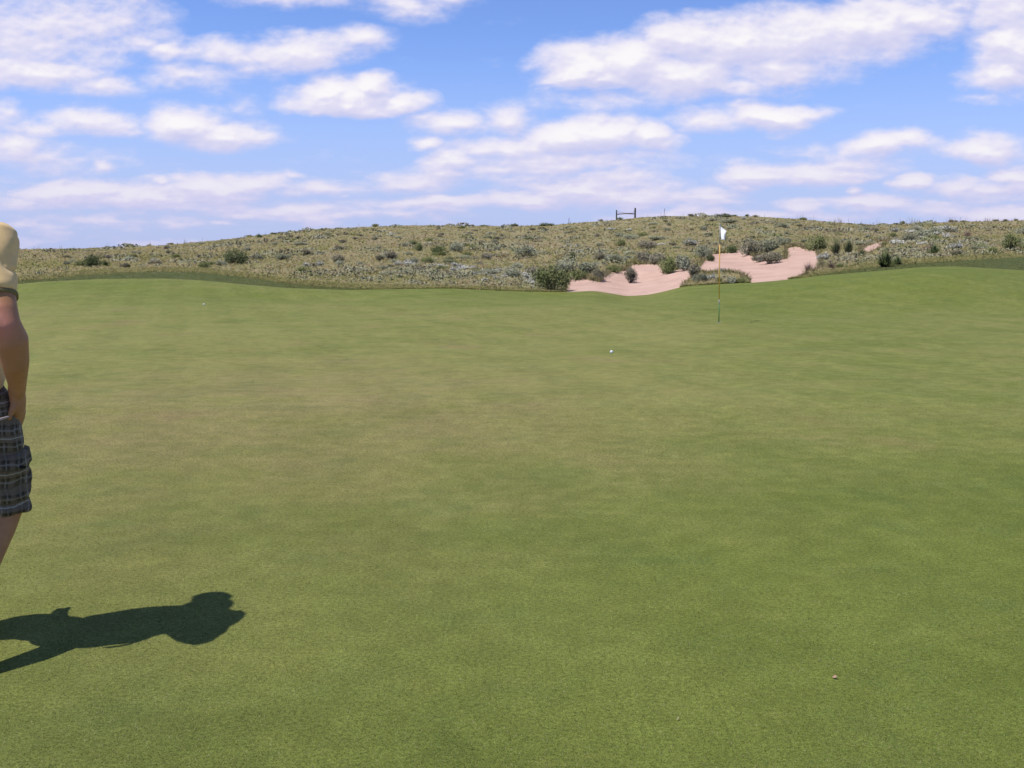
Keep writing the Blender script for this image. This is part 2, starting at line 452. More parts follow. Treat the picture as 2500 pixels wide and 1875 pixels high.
def patch(P, sc, ph): 
    x, y = P[:, 0] * sc, P[:, 1] * sc * .6
    return .5 + .25 * (np.sin(x + ph + 1.3 * np.sin(y * 1.1)) + np.sin(y * 1.7 + ph * 2 + 1.1 * np.sin(x * .9)))
def prairie(n, nb, hmul=1.0):
    u, v, t = hill_samples(n, .9)
    P = hill(u, v); d = P[:, 1]
    z1 = patch(P, .55, .3); z2 = patch(P, .21, 2.2); z3 = patch(P, 1.3, 4.1)
    w = np.stack([1.2 + 0 * z1, 2.2 * z1 ** 2, 2.4 * (1 - z1) ** 2, 1.6 * z2, .9 * z1 * z3, 1.8 * (1 - z2) * (1 - z3) + .1, 2.2 * z2 * z3 * z1], 1) + .05
    lowleft = (1 - t) ** 2 * (u < .05)
    w[:, 5] += lowleft * .8; w[:, 2] += lowleft * 1.2
    cs = np.cumsum(w, 1) / w.sum(1, keepdims=True)
    ci = (RNG.uniform(0, 1, (len(u), 1)) > cs).sum(1).clip(0, 6)
    low = (v - CL(u)) < .006
    h = RNG.uniform(.05, .14, len(u)) * (.7 + .6 * z3) * hmul * np.where(low, .6, 1)
    ww = d * .0010 * RNG.uniform(.7, 1.5, len(u))
    return blades(P, h, ww, 2.3, PAL[ci], nb)
sets = [prairie(90000, 4)]
# taller seed stems, most noticeable on the skyline
u = RNG.uniform(-.7, .7, 1500); u[:400] = RNG.uniform(.28, .6, 400); u += .012 * np.sin(u * 160); t = 1 - RNG.uniform(0, 1, 1500) ** 2 * .6
P = hill(u, E_(u) + (RD(u) - E_(u)) * t)
dens = np.where(u > .3, 1.0, np.where(u < -.25, .8, .45)); k = RNG.uniform(0, 1, len(u)) < dens; P = P[k]
sets.append(blades(P, RNG.uniform(.2, .7, len(P)) ** 1.3 * np.where(P[:, 0] > 25, 1.5, 1), P[:, 1] * .00022, .5, np.tile(PAL[[1]], (len(P), 1)) * .75, 2))
grass_object('prairie_grass', sets, 'dry olive and tan prairie grass covering the whole hillside')
# short ragged edge where the mown turf meets the rough and along the bunker lips
u = RNG.uniform(-.62, .62, 26000); v = CL(u) + RNG.uniform(-.0008, .0045, len(u)); v = np.maximum(v, E_(u) + .0002)
ok = ~in_sand(u, v, 1.5); u, v = u[ok], v[ok]; P = hill(u, v)
S1 = blades(P, RNG.uniform(.03, .11, len(P)), np.full(len(P), .03), 1.4, PAL[RNG.choice([0, 2, 2, 5], len(P))], 3)
U1 = []; 
for poly in SAND:
    for i in range(len(poly)):
        a, b = poly[i], poly[(i + 1) % len(poly)]; L = np.hypot(*(b - a)); n = int(L * 8)
        q = a + (b - a) * RNG.uniform(0, 1, (n, 1)) + RNG.normal(0, 2.2, (n, 2)) + np.array([0, -1.5]); U1.append(q)
q = np.concatenate(U1); u, v = uv(q[:, 0], q[:, 1]); ok = (v > E_(u) + .002) & ~in_sand(u, v, 0); u, v = u[ok], v[ok]; P = hill(u, v)
S2 = blades(P, RNG.uniform(.06, .26, len(P)), np.full(len(P), .03), .9, PAL[RNG.choice([0, 1, 2, 5, 6, 6], len(P))] * .85, 3)
u = RNG.uniform(-.62, .62, 60000); e, c_ = E_(u), CL(u); ok = c_ > e + .0004; u, e, c_ = u[ok], e[ok], c_[ok]
P = hill(u, e + (c_ - e) * RNG.uniform(.02, 1.05, len(u)))
S3 = blades(P, RNG.uniform(.02, .05, len(P)), np.full(len(P), .03), 2.0, np.array([(.155,.175,.066), (.18,.19,.085), (.125,.150,.052)])[RNG.choice(3, len(P))], 2)
grass_object('fringe_grass', [S1, S2, S3], 'short ragged grass along the edge of the mown turf and the bunker lips')

# the mown blades nearest the camera
n = 330000
y = 2.3 + 6.5 * RNG.uniform(0, 1, n) ** 1.5; x = RNG.uniform(-.62, .62, n) * y
P = np.stack([x, y, green_z(x, y)], 1)
a = RNG.uniform(0, 2 * np.pi, n); L = RNG.uniform(.003, .008, n); w = RNG.uniform(.0008, .0016, n) * (.6 + y * .16)
lean = RNG.uniform(.8, 2.6, n); d = np.stack([np.cos(a) * lean, np.sin(a) * lean, np.ones(n)], 1); d /= np.linalg.norm(d, axis=1)[:, None]
sd = np.stack([-np.sin(a), np.cos(a), 0 * a], 1) * w[:, None]
V = np.stack([P - sd, P + sd, P + d * L[:, None] + sd * .2], 1).reshape(-1, 3)
tp = np.array([(.160,.190,.044), (.185,.21,.05), (.21,.225,.065), (.26,.24,.11), (.31,.28,.16), (.125,.175,.055)])[RNG.choice(6, n, p=[.30,.25,.2,.08,.03,.14])]
k = sstep((y - 3) / 6)[:, None]; tp = tp * (1 - .5 * k) + np.array([.215,.215,.062]) * .5 * k
tag(link('turf_blades', mesh_np('turf_blades', V, np.arange(n * 3).reshape(n, 3), M_TURF, np.repeat(tp * RNG.uniform(.85, 1.2, (n, 1)), 3, 0))), 'closely mown grass blades covering the near green', 'grass', kind='stuff')

# ------------------------------------------------------------------ shrubs
def leaf_quads(P, size, col, up=.3, aspect=1.6):
    n = len(P)
    a = RNG.normal(0, 1, (n, 3)); a[:, 2] += up; a /= np.linalg.norm(a, axis=1)[:, None]
    b = np.cross(a, RNG.normal(0, 1, (n, 3))); b /= np.linalg.norm(b, axis=1)[:, None]
    sz = (size * RNG.uniform(.6, 1.3, n))[:, None]
    a = a * sz * aspect * .5; b = b * sz * .5
    V = np.stack([P - a, P + b * .9, P + a, P - b * .9], 1).reshape(-1, 3)
    return V, np.arange(n * 4).reshape(n, 4), np.repeat(col, 4, 0)
def stem_mesh(name, spread, h, n, rad=.012, seed=0):
    r = random.Random(seed); mb = MB()
    for i in range(n):
        a = r.uniform(0, 6.28); q = r.uniform(.3, 1) * spread; k = r.uniform(.5, .9) * h
        p0 = Vector((r.uniform(-.05, .05), r.uniform(-.05, .05), -.05)); p1 = Vector((math.cos(a) * q * .45, math.sin(a) * q * .45, k * .45)); p2 = Vector((math.cos(a + .3) * q, math.sin(a + .3) * q, k))
        mb.tube([p0, p1, p2], [rad * 1.6, rad, rad * .4], 5, False)
    return mb.mesh(name, M_BARK)
def sage_mesh(name, seed, c1, c2, lobes=11, n=2600, leaf=.055, flower=0, ragged=.10, upright=0.):
    """unit shrub: radius about 1 wide, height about 1; scaled when placed"""
    g = np.random.default_rng(seed)
    Pp, Cc = [], []
    for i in range(lobes):
        a = g.uniform(0, 6.28); q = g.uniform(0, .68) if i else 0
        c = np.array([math.cos(a) * q, math.sin(a) * q, g.uniform(.30, .62) * (1.05 - .35 * q)]); r = g.uniform(.24, .42)
        m = n // lobes
        d = g.normal(0, 1, (m, 3)); d /= np.linalg.norm(d, axis=1)[:, None]
        rr = g.uniform(.45, 1.0, (m, 1)) ** .5 + g.normal(0, ragged, (m, 1))
        p = c + d * rr * r * np.array([1, 1, .8 + upright * .5]); p[:, 2] += upright * g.uniform(0, .25, m) * (g.uniform(0, 1, m) < .3)
        keep = p[:, 2] > .01
        p = p[keep]; Pp.append(p)
        t = g.uniform(0, 1); col = np.array(c1) * (1 - t) + np.array(c2) * t
        Cc.append(col * g.uniform(.75, 1.25, (len(p), 1)))
    P = np.concatenate(Pp); C = np.concatenate(Cc)
    V, Fq, CC = leaf_quads(P, np.full(len(P), leaf), C)
    if flower:
        k = g.choice(len(P), flower); q = P[k] * np.array([1.05, 1.05, 1.08]); q = q[q[:, 2] > .3]
        V2, F2, C2 = leaf_quads(q, np.full(len(q), leaf * 2.3), np.tile([[.85, .82, .76]], (len(q), 1)), 1.5, 1.0)
        V = np.concatenate([V, V2]); Fq = np.concatenate([Fq, F2 + len(CC)]); CC = np.concatenate([CC, C2])
    return mesh_np(name, V, Fq, M_LEAF, CC)
def spike_mesh(name, seed, n, col, spread=1.0, width=.05, hmin=.6):
    """stiff upright blades radiating from one crown (yucca)"""
    g = np.random.default_rng(seed)
    th = g.uniform(0, 1, n) ** .8 * 1.25 * spread; a = g.uniform(0, 6.28, n); L = g.uniform(hmin, 1.05, n)
    d = np.stack([np.sin(th) * np.cos(a), np.sin(th) * np.sin(a), np.cos(th)], 1)
    base = np.stack([np.cos(a), np.sin(a), 0 * a], 1) * g.uniform(0, .16, n)[:, None]
    s = np.cross(d, [0, 0, 1.]) + 1e-4; s /= np.linalg.norm(s, axis=1)[:, None]; s *= width / 2
    tip = base + d * L[:, None]; tip[:, 2] -= .10 * L * np.sin(th); mid = base * .5 + (base + d * L[:, None]) * .5
    V = np.stack([base - s * .7, base + s * .7, mid + s, tip, mid - s], 1).reshape(-1, 3)
    i0 = np.arange(n)[:, None] * 5
    Fc = np.concatenate([np.concatenate([i0, i0 + 1, i0 + 2], 1), np.concatenate([i0, i0 + 2, i0 + 4], 1), np.concatenate([i0 + 4, i0 + 2, i0 + 3], 1)])
    C = np.repeat(np.array(col) * g.uniform(.65, 1.35, (n, 1)), 5, 0)
    return mesh_np(name, V, Fc, M_LEAF, C)
SAGE1, SAGE2 = (.30, .305, .19), (.46, .46, .33)
PROTO = {
 'sage': [sage_mesh('foliage', 20 + i, SAGE1, SAGE2, 10 + i, 2600) for i in range(4)],
 'dusk': [sage_mesh('foliage', 40 + i, (.235,.215,.14), (.38,.34,.25), 10, 2600, ragged=.16) for i in range(3)],
 'green': [sage_mesh('foliage', 60 + i, (.17,.20,.07), (.28,.295,.13), 10, 2800, ragged=.18, upright=.5) for i in range(3)],
 'dark': [sage_mesh('foliage', 70 + i, (.11,.145,.055), (.18,.21,.09), 9, 2400, ragged=.15, upright=.4) for i in range(2)],
 'flower': [sage_mesh('foliage', 80 + i, (.32,.32,.21), (.46,.45,.33), 9, 1900, flower=300, ragged=.15) for i in range(3)],
 'yucca': [spike_mesh('foliage', 90 + i, 300, (.16,.20,.08)) for i in range(2)],
 'brush': [spike_mesh('foliage', 95, 420, (.25,.18,.145), 1.15, .014, .5)],
 'tuft': [spike_mesh('foliage', 97 + i, 260, (.22,.225,.10), .75, .03, .5) for i in range(2)],
}
STEMS = stem_mesh('stem', .75, .7, 9)
NAMES = dict(sage='sagebrush', dusk='sagebrush', green='shrub', dark='shrub', flower='flowering_shrub', yucca='yucca', brush='dead_brush', tuft='grass_clump')
CATS = dict(sage='shrub', dusk='shrub', green='shrub', dark='shrub', flower='flowering shrub', yucca='yucca', brush='dead brush', tuft='grass clump')
def shrub(px, py, w, h, kind, label, group=None, parts=True):
    """px, py: foot of the plant in the photograph; w, h its size there (pixels); placed and sized in metres on the slope"""
    P = at_hill(px, py); d = P.y; W = w * d / F; H = h * d / F
    mesh = random.choice(PROTO[kind]); rz = random.uniform(0, 6.28)
    if parts:
        o = empty(NAMES[kind], P - Vector((0, 0, .03)), rz)
        f = link('foliage', mesh, o)
        if kind not in ('yucca', 'tuft', 'brush'): link('stem', STEMS, o)
        sc = (W / 2 / .84, W / 2 / .84, H / .90)
        for ch in o.children: ch.scale = sc
    else:
        o = link(NAMES[kind], mesh); o.location = P - Vector((0, 0, .03)); o.rotation_euler = (0, 0, rz)
        o.scale = (W / 2 / .84, W / 2 / .84, H / .90)
    tag(o, label, CATS[kind], group)
    return o
LIST = [
 (228,652,56,34,'dark','dark green bush nearest the man, low on the left hillside'),
 (575,645,52,40,'dark','dark rounded bush on its own above the left green mound'),
 (690,636,48,22,'sage','pale sage bush left of centre above a bare brown patch'),
 (632,634,38,18,'sage','low sage bush between the lone dark bush and the bare brown patch'),
 (748,624,36,18,'dusk','small dull sage bush upslope from the bare brown patch'),
 (826,640,46,20,'dusk','low dull sage bush left of the white-flowered plants'),
 (1008,598,26,13,'dark','small dark green bush upslope from the white-flowered plants'),
 (1068,617,46,18,'dark','long flat dark bush just above the white-flowered plants'),
 (1022,612,30,20,'green','grey-green shrub touching the left end of the long flat dark bush'),
 (955,632,36,22,'dusk','dark speckled sage at the left end of the white-flowered band'),
 (1115,615,38,26,'sage','silvery sage at the right end of the long flat dark bush'),
 (1190,634,34,20,'dusk','brownish sage in the middle of the white-flowered band'),
 (1284,626,58,32,'sage','rounded sage alone on open grass upslope left of the bunkers'),
 (1246,677,52,28,'sage','grey dome-shaped sage at the right end of the white-flowered band'),
 (1298,672,44,24,'dusk','dull sage directly left of the tall ragged green bush'),
 (1266,655,34,16,'sage','small sage behind the grey dome-shaped sage'),
 (1345,709,86,62,'green','large ragged green bush at the left end of the left sand bunker'),
 (1318,690,44,36,'green','green bush overlapping the left side of the large ragged green bush'),
 (1385,668,62,40,'sage','grey-green sage above the left end of the left bunker'),
 (1412,682,58,26,'green','low green shrub on the upper lip of the left bunker at its left end'),
 (1434,668,56,38,'sage','dark-based sage on the lip above the left bunker'),
 (1461,682,42,26,'dusk','dark sage overhanging the sand at a notch in the left bunker lip'),
 (1398,633,18,20,'dark','tiny dark bush upslope of the left bunker'),
 (1500,640,58,24,'sage','wide pale sage above the middle of the left bunker'),
 (1466,634,48,20,'dusk','dull sage left of the wide pale sage above the left bunker'),
 (1540,691,44,42,'dusk','tall grey bush growing out of the sand in the middle of the left bunker'),
 (1500,664,40,18,'green','green clump on the back lip of the left bunker behind the bush in the sand'),
 (1572,642,52,30,'dusk','brown-grey sage on the back lip of the left bunker, left one of two'),
 (1604,644,46,30,'dusk','brown-grey sage on the back lip of the left bunker, right one of two'),
 (1634,668,56,40,'green','green-grey bush at the right back corner of the left bunker'),
 (1672,660,62,44,'sage','large sage between the two bunkers'),
 (1694,676,44,34,'dusk','purplish-grey brush at the right tip of the left bunker'),
 (1712,688,44,26,'sage','low sage on the grassy tongue left of the flagstick'),
 (1736,684,30,20,'flower','bright speckled sage on the grassy tongue beside the flagstick'),
 (1718,630,50,38,'sage','bright-topped sage at the upper left corner of the right bunker'),
 (1736,638,24,18,'dark','small dark bush hanging on the left edge of the right bunker'),
 (1686,600,36,18,'flower','pale speckled sage upslope left of the flag'),
 (1786,617,36,22,'dark','dark green bush right of the flagstick on the right bunker top lip'),
 (1790,692,42,20,'sage','grey sage on the grassy tongue right of the flagstick'),
 (1812,690,30,15,'green','low green clump at the right tip of the grassy tongue'),
 (1756,690,34,18,'tuft','green-tan grass clump directly behind the flagstick on the grassy tongue'),
 (1832,622,66,42,'dusk','dark left half of the big sage clump over the right bunker'),
 (1868,618,78,42,'sage','tall silvery sage in the big clump over the right bunker'),
 (1880,644,72,34,'dusk','brown sage sprawling down onto the sand of the right bunker'),
 (1852,640,36,20,'dusk','small brown sage at the left foot of the sprawling brown sage'),
 (1916,597,54,20,'sage','flat-topped sage above the middle of the right bunker'),
 (1998,611,60,36,'green','grey-green sage at the upper right corner of the right bunker'),
 (2012,636,34,24,'flower','pale spotted sage at the right edge of the right bunker'),
 (1974,661,46,26,'brush','bare purple-brown brush on the sand at the right bunker front edge'),
 (2160,652,56,48,'yucca','tall spiky yucca right of the bunkers'),
 (2190,646,34,26,'yucca','smaller yucca leaning against the tall spiky one'),
 (2280,621,40,30,'yucca','spiky green yucca between the tall yucca and the dark right bush'),
 (2466,612,54,42,'green','dark green bush near the right edge of the picture'),
 (2335,609,38,22,'flower','pale feathery sage alone below the sage thicket on the right'),
 (2186,598,50,18,'flower','white-speckled sage at the lower left end of the right thicket'),
 (2216,590,50,24,'sage','silvery sage in the lower half of the right thicket'),
 (2252,582,52,26,'sage','silvery sage in the middle of the right thicket'),
 (2284,574,48,24,'sage','dense sage with a dark gap in the right thicket'),
 (2316,568,48,22,'flower','pale sage at the upper right end of the right thicket'),
 (2236,566,44,16,'sage','sage on the upper edge of the right thicket'),
 (2272,612,60,24,'brush','reddish-brown dry brush below the right thicket'),
 (2362,578,40,20,'brush','dry brown brush right of the right thicket'),
 (2104,626,34,22,'tuft','tan grass clump at the lower left end of the small bare sand scrape'),
 (2040,622,46,44,'tuft','tall tan grass clump right of the right bunker'),
 (2070,618,46,40,'tuft','tall tan grass clump between the right bunker and the sand scrape'),
 (2030,655,40,22,'brush','reddish brush stub at the lower right corner of the right bunker'),
 (1510,578,40,12,'sage','flat sage on the upper slope below the fence brace'),
 (1580,606,56,22,'dusk','brownish sage upslope of the left bunker, right of centre'),
 (1604,586,60,14,'sage','long pale sage on the middle of the slope between fence brace and flag'),
 (1540,584,54,16,'sage','pale sage on the middle slope below the fence brace'),
 (1516,600,34,16,'green','small green shrub downslope of the fence brace'),
 (1910,556,38,14,'sage','small sage near the ridge above the right bunker'),
 (1780,545,54,14,'sage','long dark-green sage just under the ridge right above the flag'),
 (1766,530,40,10,'dark','dark bush breaking the skyline above the flag'),
 (1720,562,30,12,'sage','small sage just left of the flag top'),
 (1730,575,26,10,'sage','tiny pale sage against the left side of the flag'),
 (634,580,18,9,'dark','small dark bush on the skyline at the left shoulder of the hill'),
 (1334,552,34,9,'dark','low dark bush on the skyline left of the fence brace'),
 (2112,562,34,12,'sage','small sage in the dip of the ridge on the right'),
 (2500,572,40,20,'sage','pale sage cut by the right edge of the picture'),
]
for a in LIST: shrub(*a)
# the white-flowered band: separate little plants
random.seed(21)
for i in range(46):
    t = random.random(); px = 935 + 370 * t; py = 632 + 52 * t ** .8 + random.gauss(0, 9)
    shrub(px, py, random.uniform(15, 30), random.uniform(8, 14), 'flower', 'low white-flowered sage plant in the pale band left of the bunkers', 'white-flowered plants on the hillside left of the bunkers', False)
for i in range(10):
    shrub(random.uniform(2175, 2345), random.uniform(560, 598), random.uniform(18, 32), random.uniform(10, 16), 'flower', 'small white-speckled sage packed into the right-hand thicket', 'small plants of the right-hand sage thicket', False)
GR = {
 'left': ('low grey-green clump scattered on the hillside left of the flowered band', 'clumps scattered on the left hillside'),
 'mid': ('low sage clump scattered on the slope under the fence brace', 'clumps scattered on the middle slope'),
 'right': ('low sage clump scattered on the slope right of the flag', 'clumps scattered on the right slope'),
 'ridge': ('dark tuft of brush breaking the skyline of the hill', 'brush tufts along the skyline')}
random.seed(5)
cnt = 0
while cnt < 165:
    px = random.uniform(-40, 2540); u, v = uv(px, 600); u = float(u)
    t = .12 + .84 * random.random() ** .9; e, r = float(E_(u)), float(RD(u)); vv = e + (r - e) * t
    py = float(pix(u, vv)[1])
    if px < 150 or (px < 900 and random.random() < .35): continue
    if bool(in_sand(np.array([u]), np.array([vv - .001]), 0)[0]) or any(abs(px - a[0]) < a[2] * .5 and abs(py - a[1] + a[3] * .4) < a[3] * .6 for a in LIST): continue
    if vv < float(CL(u)) + .004: continue
    s_ = (1.25 - .75 * t); k = random.choices(['sage', 'dusk', 'green', 'flower'], [5, 3, 1.5, 1.2 if px > 700 else .4])[0]
    z = 'left' if px < 930 else ('mid' if px < 1750 else 'right')
    shrub(px, py, random.uniform(22, 48) * s_, random.uniform(9, 17) * s_, k, GR[z][0], GR[z][1], False); cnt += 1
for i in range(30):
    px = random.uniform(160, 2500); u = float(uv(px, 560)[0]); py = float(pix(u, float(RD(u)))[1]) + .4
    shrub(px, py, random.uniform(12, 26), random.uniform(4, 8), random.choice(['green', 'dark', 'dusk']), GR['ridge'][0], GR['ridge'][1], False)

# the rest of the low brush, far too many and too small to tell apart
u, v, t = hill_samples(3600, .8, .68); pm = patch(hill(u, v), .30, 1.1) ** 1.6; ok = (v > CL(u) + .004) & (RNG.uniform(.15, 1, len(u)) < pm) & (RNG.uniform(0, 1, len(u)) < np.where(u < -.3, .45, 1)); u, v, t = u[ok], v[ok], t[ok]
C0 = hill(u, v); nn = 90; idx = np.repeat(np.arange(len(u)), nn)
dr_ = RNG.normal(0, 1, (len(idx), 3)); dr_ /= np.linalg.norm(dr_, axis=1)[:, None]; dr_[:, 2] = np.abs(dr_[:, 2])
rad = (.28 + .65 * RNG.uniform(0, 1, len(u)) ** 1.8) * (.8 + .004 * C0[:, 1]); flat_ = RNG.uniform(.28, .48, len(u))
C0[:, 2] -= .04; P = C0[idx] + dr_ * (rad[idx] * RNG.uniform(.5, 1, len(idx)) ** .5)[:, None] * np.stack([np.ones(len(idx)), np.ones(len(idx)), flat_[idx]], 1)
bc = np.array([(.40,.39,.25), (.43,.41,.28), (.35,.33,.19), (.30,.31,.14), (.35,.30,.20), (.41,.34,.21)])[RNG.choice(6, len(u), p=[.3,.22,.18,.14,.08,.08])]
V, Fq, CC = leaf_quads(P, (C0[:, 1] * .0012 + rad * .02)[idx], bc[idx] * RNG.uniform(.85, 1.15, (len(idx), 1)))
tag(link('low_brush', mesh_np('low_brush', V, Fq, M_LEAF, CC)), 'mass of low grey-green brush running all over the hillside', 'brush', kind='stuff')

# ------------------------------------------------------------------ fence brace and thin posts on the ridge
M_WOOD = simple('weathered_wood', (.12, .105, .095), .9, .3, 20, bstr=.4)
M_RAIL = simple('reddish_rail', (.24, .15, .12), .9, .2, 15)
M_WIRE = simple('wire', (.2, .2, .2), .5)
def ridge_pt(px, dy=0):
    u = float(uv(px, 530)[0]); return Vector(hill(np.array([u]), np.array([float(RD(u)) - dy]))[0])
A = ridge_pt(1505); B = ridge_pt(1550.5)
sc = A.y / F
fr = empty('fence_brace', A)
tag(fr, 'weathered wooden fence brace of two posts and a cross rail on the ridge', 'fence brace')
for Q, hh, rr in ((A, 24, .075), (B, 24, .10)):
    mb = MB(); L = Q - A
    n = 12; rings = []
    for z, k in ((-.5, 1.05), (.2, 1), (hh * sc * .6, .97), (hh * sc - .02, .95), (hh * sc, .8)):
        rings.append([L + Vector((math.cos(j * 2 * math.pi / n) * rr * k, math.sin(j * 2 * math.pi / n) * rr * k, z)) for j in range(n)])
    mb.loft(rings); mb.build('post', M_WOOD, fr)
L = B - A
mb = MB(); mb.tube([(.06, 0, 14 * sc), (L.x * .5, L.y * .5, 14 * sc + L.z * .3), (L.x - .06, L.y, 14.5 * sc + L.z * .1)], [.055, .05, .055], 10, False); mb.build('rail', M_RAIL, fr)
mb = MB(); mb.tube([(.03, -.08, 20 * sc), (L.x * .5, L.y * .5 - .08, 16.5 * sc), (L.x - .25, L.y - .08, 17 * sc), (L.x, L.y - .08, L.z + 22 * sc)], [.018] * 4, 6, False); mb.build('brace_wire', M_WIRE, fr)
for px, hh, lab in ((1621, 19, 'thin leaning metal stake on the ridge right of the fence brace'), (1388, 13, 'thin metal stake on the ridge left of the fence brace')):
    Q = ridge_pt(px); mb = MB()
    mb.tube([(0, 0, -.3), (.03, 0, hh * sc * .5), (.07, 0, hh * sc)], [.022, .022, .02], 8)
    mb.box((.05, -.03, hh * sc * .82), (.06, .01, .12))
    o = mb.build('fence_stake', M_WOOD); o.location = Q; tag(o, lab, 'stake')

# ------------------------------------------------------------------ flagstick, hole, balls, leaf
M_WHITE = simple('white_cloth', (.9, .9, .9), .8, .01)
def glossy(name, c, r=.35): return simple(name, c, r, .03, 8, .5, 0)
M_POLE = glossy('yellow_pole', (.72, .42, .07)); M_POLE2 = glossy('green_pole', (.06, .20, .045)); M_POLE3 = glossy('pale_pole', (.45, .42, .40))
Fp = at_green(1755, 787)
top = (787 - 552) * Fp.y / F
fs = empty('flagstick', Fp)
tag(fs, 'golf flagstick with yellow and green pole and small white flag on the green', 'flagstick')
def seg(z0, z1, m, r, nm='pole'):
    mb = MB(); tilt = -.018
    mb.tube([(tilt * z0, 0, z0), (tilt * (z0 + z1) / 2, 0, (z0 + z1) / 2), (tilt * z1, 0, z1)], [r] * 3, 12, False); return mb.build(nm, m, fs)
seg(-.08, top * .185, M_POLE2, .0105); seg(top * .1855, top * .235, M_POLE3, .0105); seg(top * .2355, top * .80, M_POLE, .011); seg(top * .8005, top * 1.0, M_POLE3, .0095)
mb = MB(); mb.tube([(-.018 * top, 0, top - .01), (-.018 * top, 0, top + .015)], [.016, .016], 10); mb.build('finial', M_POLE3, fs)
# small cloth flag folded by the wind: top corner points right, lower half hangs
def flag_mesh():
    nu, nv = 22, 18; Vv = []; Hf = .30
    for j in range(nv):
        b = j / (nv - 1)                      # 0 top .. 1 bottom
        z = top - .005 - Hf * b
        reach = .125 * (1 - .0 * b)
        for i in range(nu):
            a = i / (nu - 1)
            w_top = np.interp(b, [0, .12, .33, .55, .75, 1], [.02, .060, .100, .066, .058, .064])
            x = -.018 * top + .012 + a * w_top
            dz = -.05 * a * (1 - b) ** 1.0
            yy = -.7 * a * w_top - .13 * b + .02 * math.sin(a * 4 + b * 3)
            Vv.append((x, yy, z + dz))
    Fc = [(j * nu + i, j * nu + i + 1, (j + 1) * nu + i + 1, (j + 1) * nu + i) for j in range(nv - 1) for i in range(nu - 1)]
    mb = MB(); mb.v = Vv; mb.f = Fc; return mb
o = flag_mesh().build('flag', M_WHITE, fs)
md = o.modifiers.new('t', 'SOLIDIFY'); md.thickness = .002
mb = MB(); z0 = top - .35
for i in range(8):
    for k in range(2): mb.v.append((-.018 * top + .058 + .009 * i - .004 * k * i * .5, -.02 + .012 * math.sin(i), top - (.15 if k == 0 else .30) - .02 * (i > 5) * (1 - k)))
for i in range(7): mb.f.append((2 * i, 2 * i + 1, 2 * i + 3, 2 * i + 2))
o = mb.build('flag_fold', M_WHITE, fs); md = o.modifiers.new('t', 'SOLIDIFY'); md.thickness = .002
M_DARK = simple('hole_shade_and_button', (.012, .012, .010), .9)  # near-black: painted shade inside the cup on a flat disc; the button shares it
mb = MB(); n = 32
mb.v = [(.054 * math.cos(i * 2 * math.pi / n), .054 * math.sin(i * 2 * math.pi / n), .004) for i in range(n)]; mb.f = [tuple(range(n))]
h = mb.build('hole', M_DARK, smooth=False); h.location = Fp; tag(h, 'round hole in the green at the foot of the flagstick', 'golf hole')
mb = MB(); rr = []
for r_, z_ in ((.0545, .002), (.0545, .007), (.0515, .007), (.0515, .002)):
    rr.append([Vector((r_ * math.cos(i * 2 * math.pi / n), r_ * math.sin(i * 2 * math.pi / n), z_)) for i in range(n)])
mb.loft(rr, False); mb.build('cup_liner', M_POLE3, h)
def ball_mat():
    m, nt = new_mat('golf_ball_white')
    P = nt.n('ShaderNodeTexCoord').outputs['Object']
    v = nt.n('ShaderNodeTexVoronoi', {'Scale': 260.0}); nt.t.links.new(P, v.inputs['Vector'])
    finish(nt, (.88, .88, .90), .25, .5, nt.ss(v.outputs['Distance'], 0, .5), .5, .001)
    return m
M_BALL = ball_mat()
def uvsphere(r, n=32, m=20):
    mb = MB(); rings = []
    for j in range(m + 1):
        a = math.pi * (j + .02 * (j == 0) - .02 * (j == m)) / m; rings.append([Vector((r * math.sin(a) * math.cos(k * 2 * math.pi / n), r * math.sin(a) * math.sin(k * 2 * math.pi / n), r * math.cos(a))) for k in range(n)])
    mb.loft(rings[::-1]); return mb
for px, py, lab in ((1493, 862.5, 'nearer white golf ball in the middle of the green, short of the flagstick'), (498, 745, 'far white golf ball on the left side of the green below the mound')):
    q = at_green(px, py)
    o = uvsphere(.0235).build('golf_ball', M_BALL); o.location = q + Vector((0, 0, .021)); tag(o, lab, 'golf ball', 'golf balls on the green')
M_DEAD = simple('dead_leaf', (.55, .33, .24), .8)
def debris(px, py, L, W, mat, nm, lab, cat):
    q = at_green(px, py); mb = MB()
    pts = [(-L / 2, 0, .004), (-L * .2, W / 2, .009), (L * .25, W * .45, .007), (L / 2, 0, .010), (L * .2, -W / 2, .006), (-L * .25, -W * .4, .004), (0, 0, .013)]
    mb.v = [Vector(p) for p in pts]; mb.f = [(i, (i + 1) % 6, 6) for i in range(6)]
    o = mb.build(nm, mat, smooth=False); o.location = q; o.rotation_euler = (0, 0, -.7); md = o.modifiers.new('t', 'SOLIDIFY'); md.thickness = .0015
    tag(o, lab, cat)
debris(2038, 1660, .015, .008, M_DEAD, 'fallen_leaf', 'small pinkish dead leaf on the grass in the right foreground', 'leaf')
debris(1655, 1762, .007, .004, simple('straw', (.45, .38, .22), .8), 'straw_bit', 'tiny straw scrap on the grass at the bottom right of centre', 'straw')
debris(1834, 787, .06, .07, simple('mark_soil', (.06, .07, .035), .9), 'ball_mark', 'small dark pitch mark on the green right of the flagstick foot', 'pitch mark')

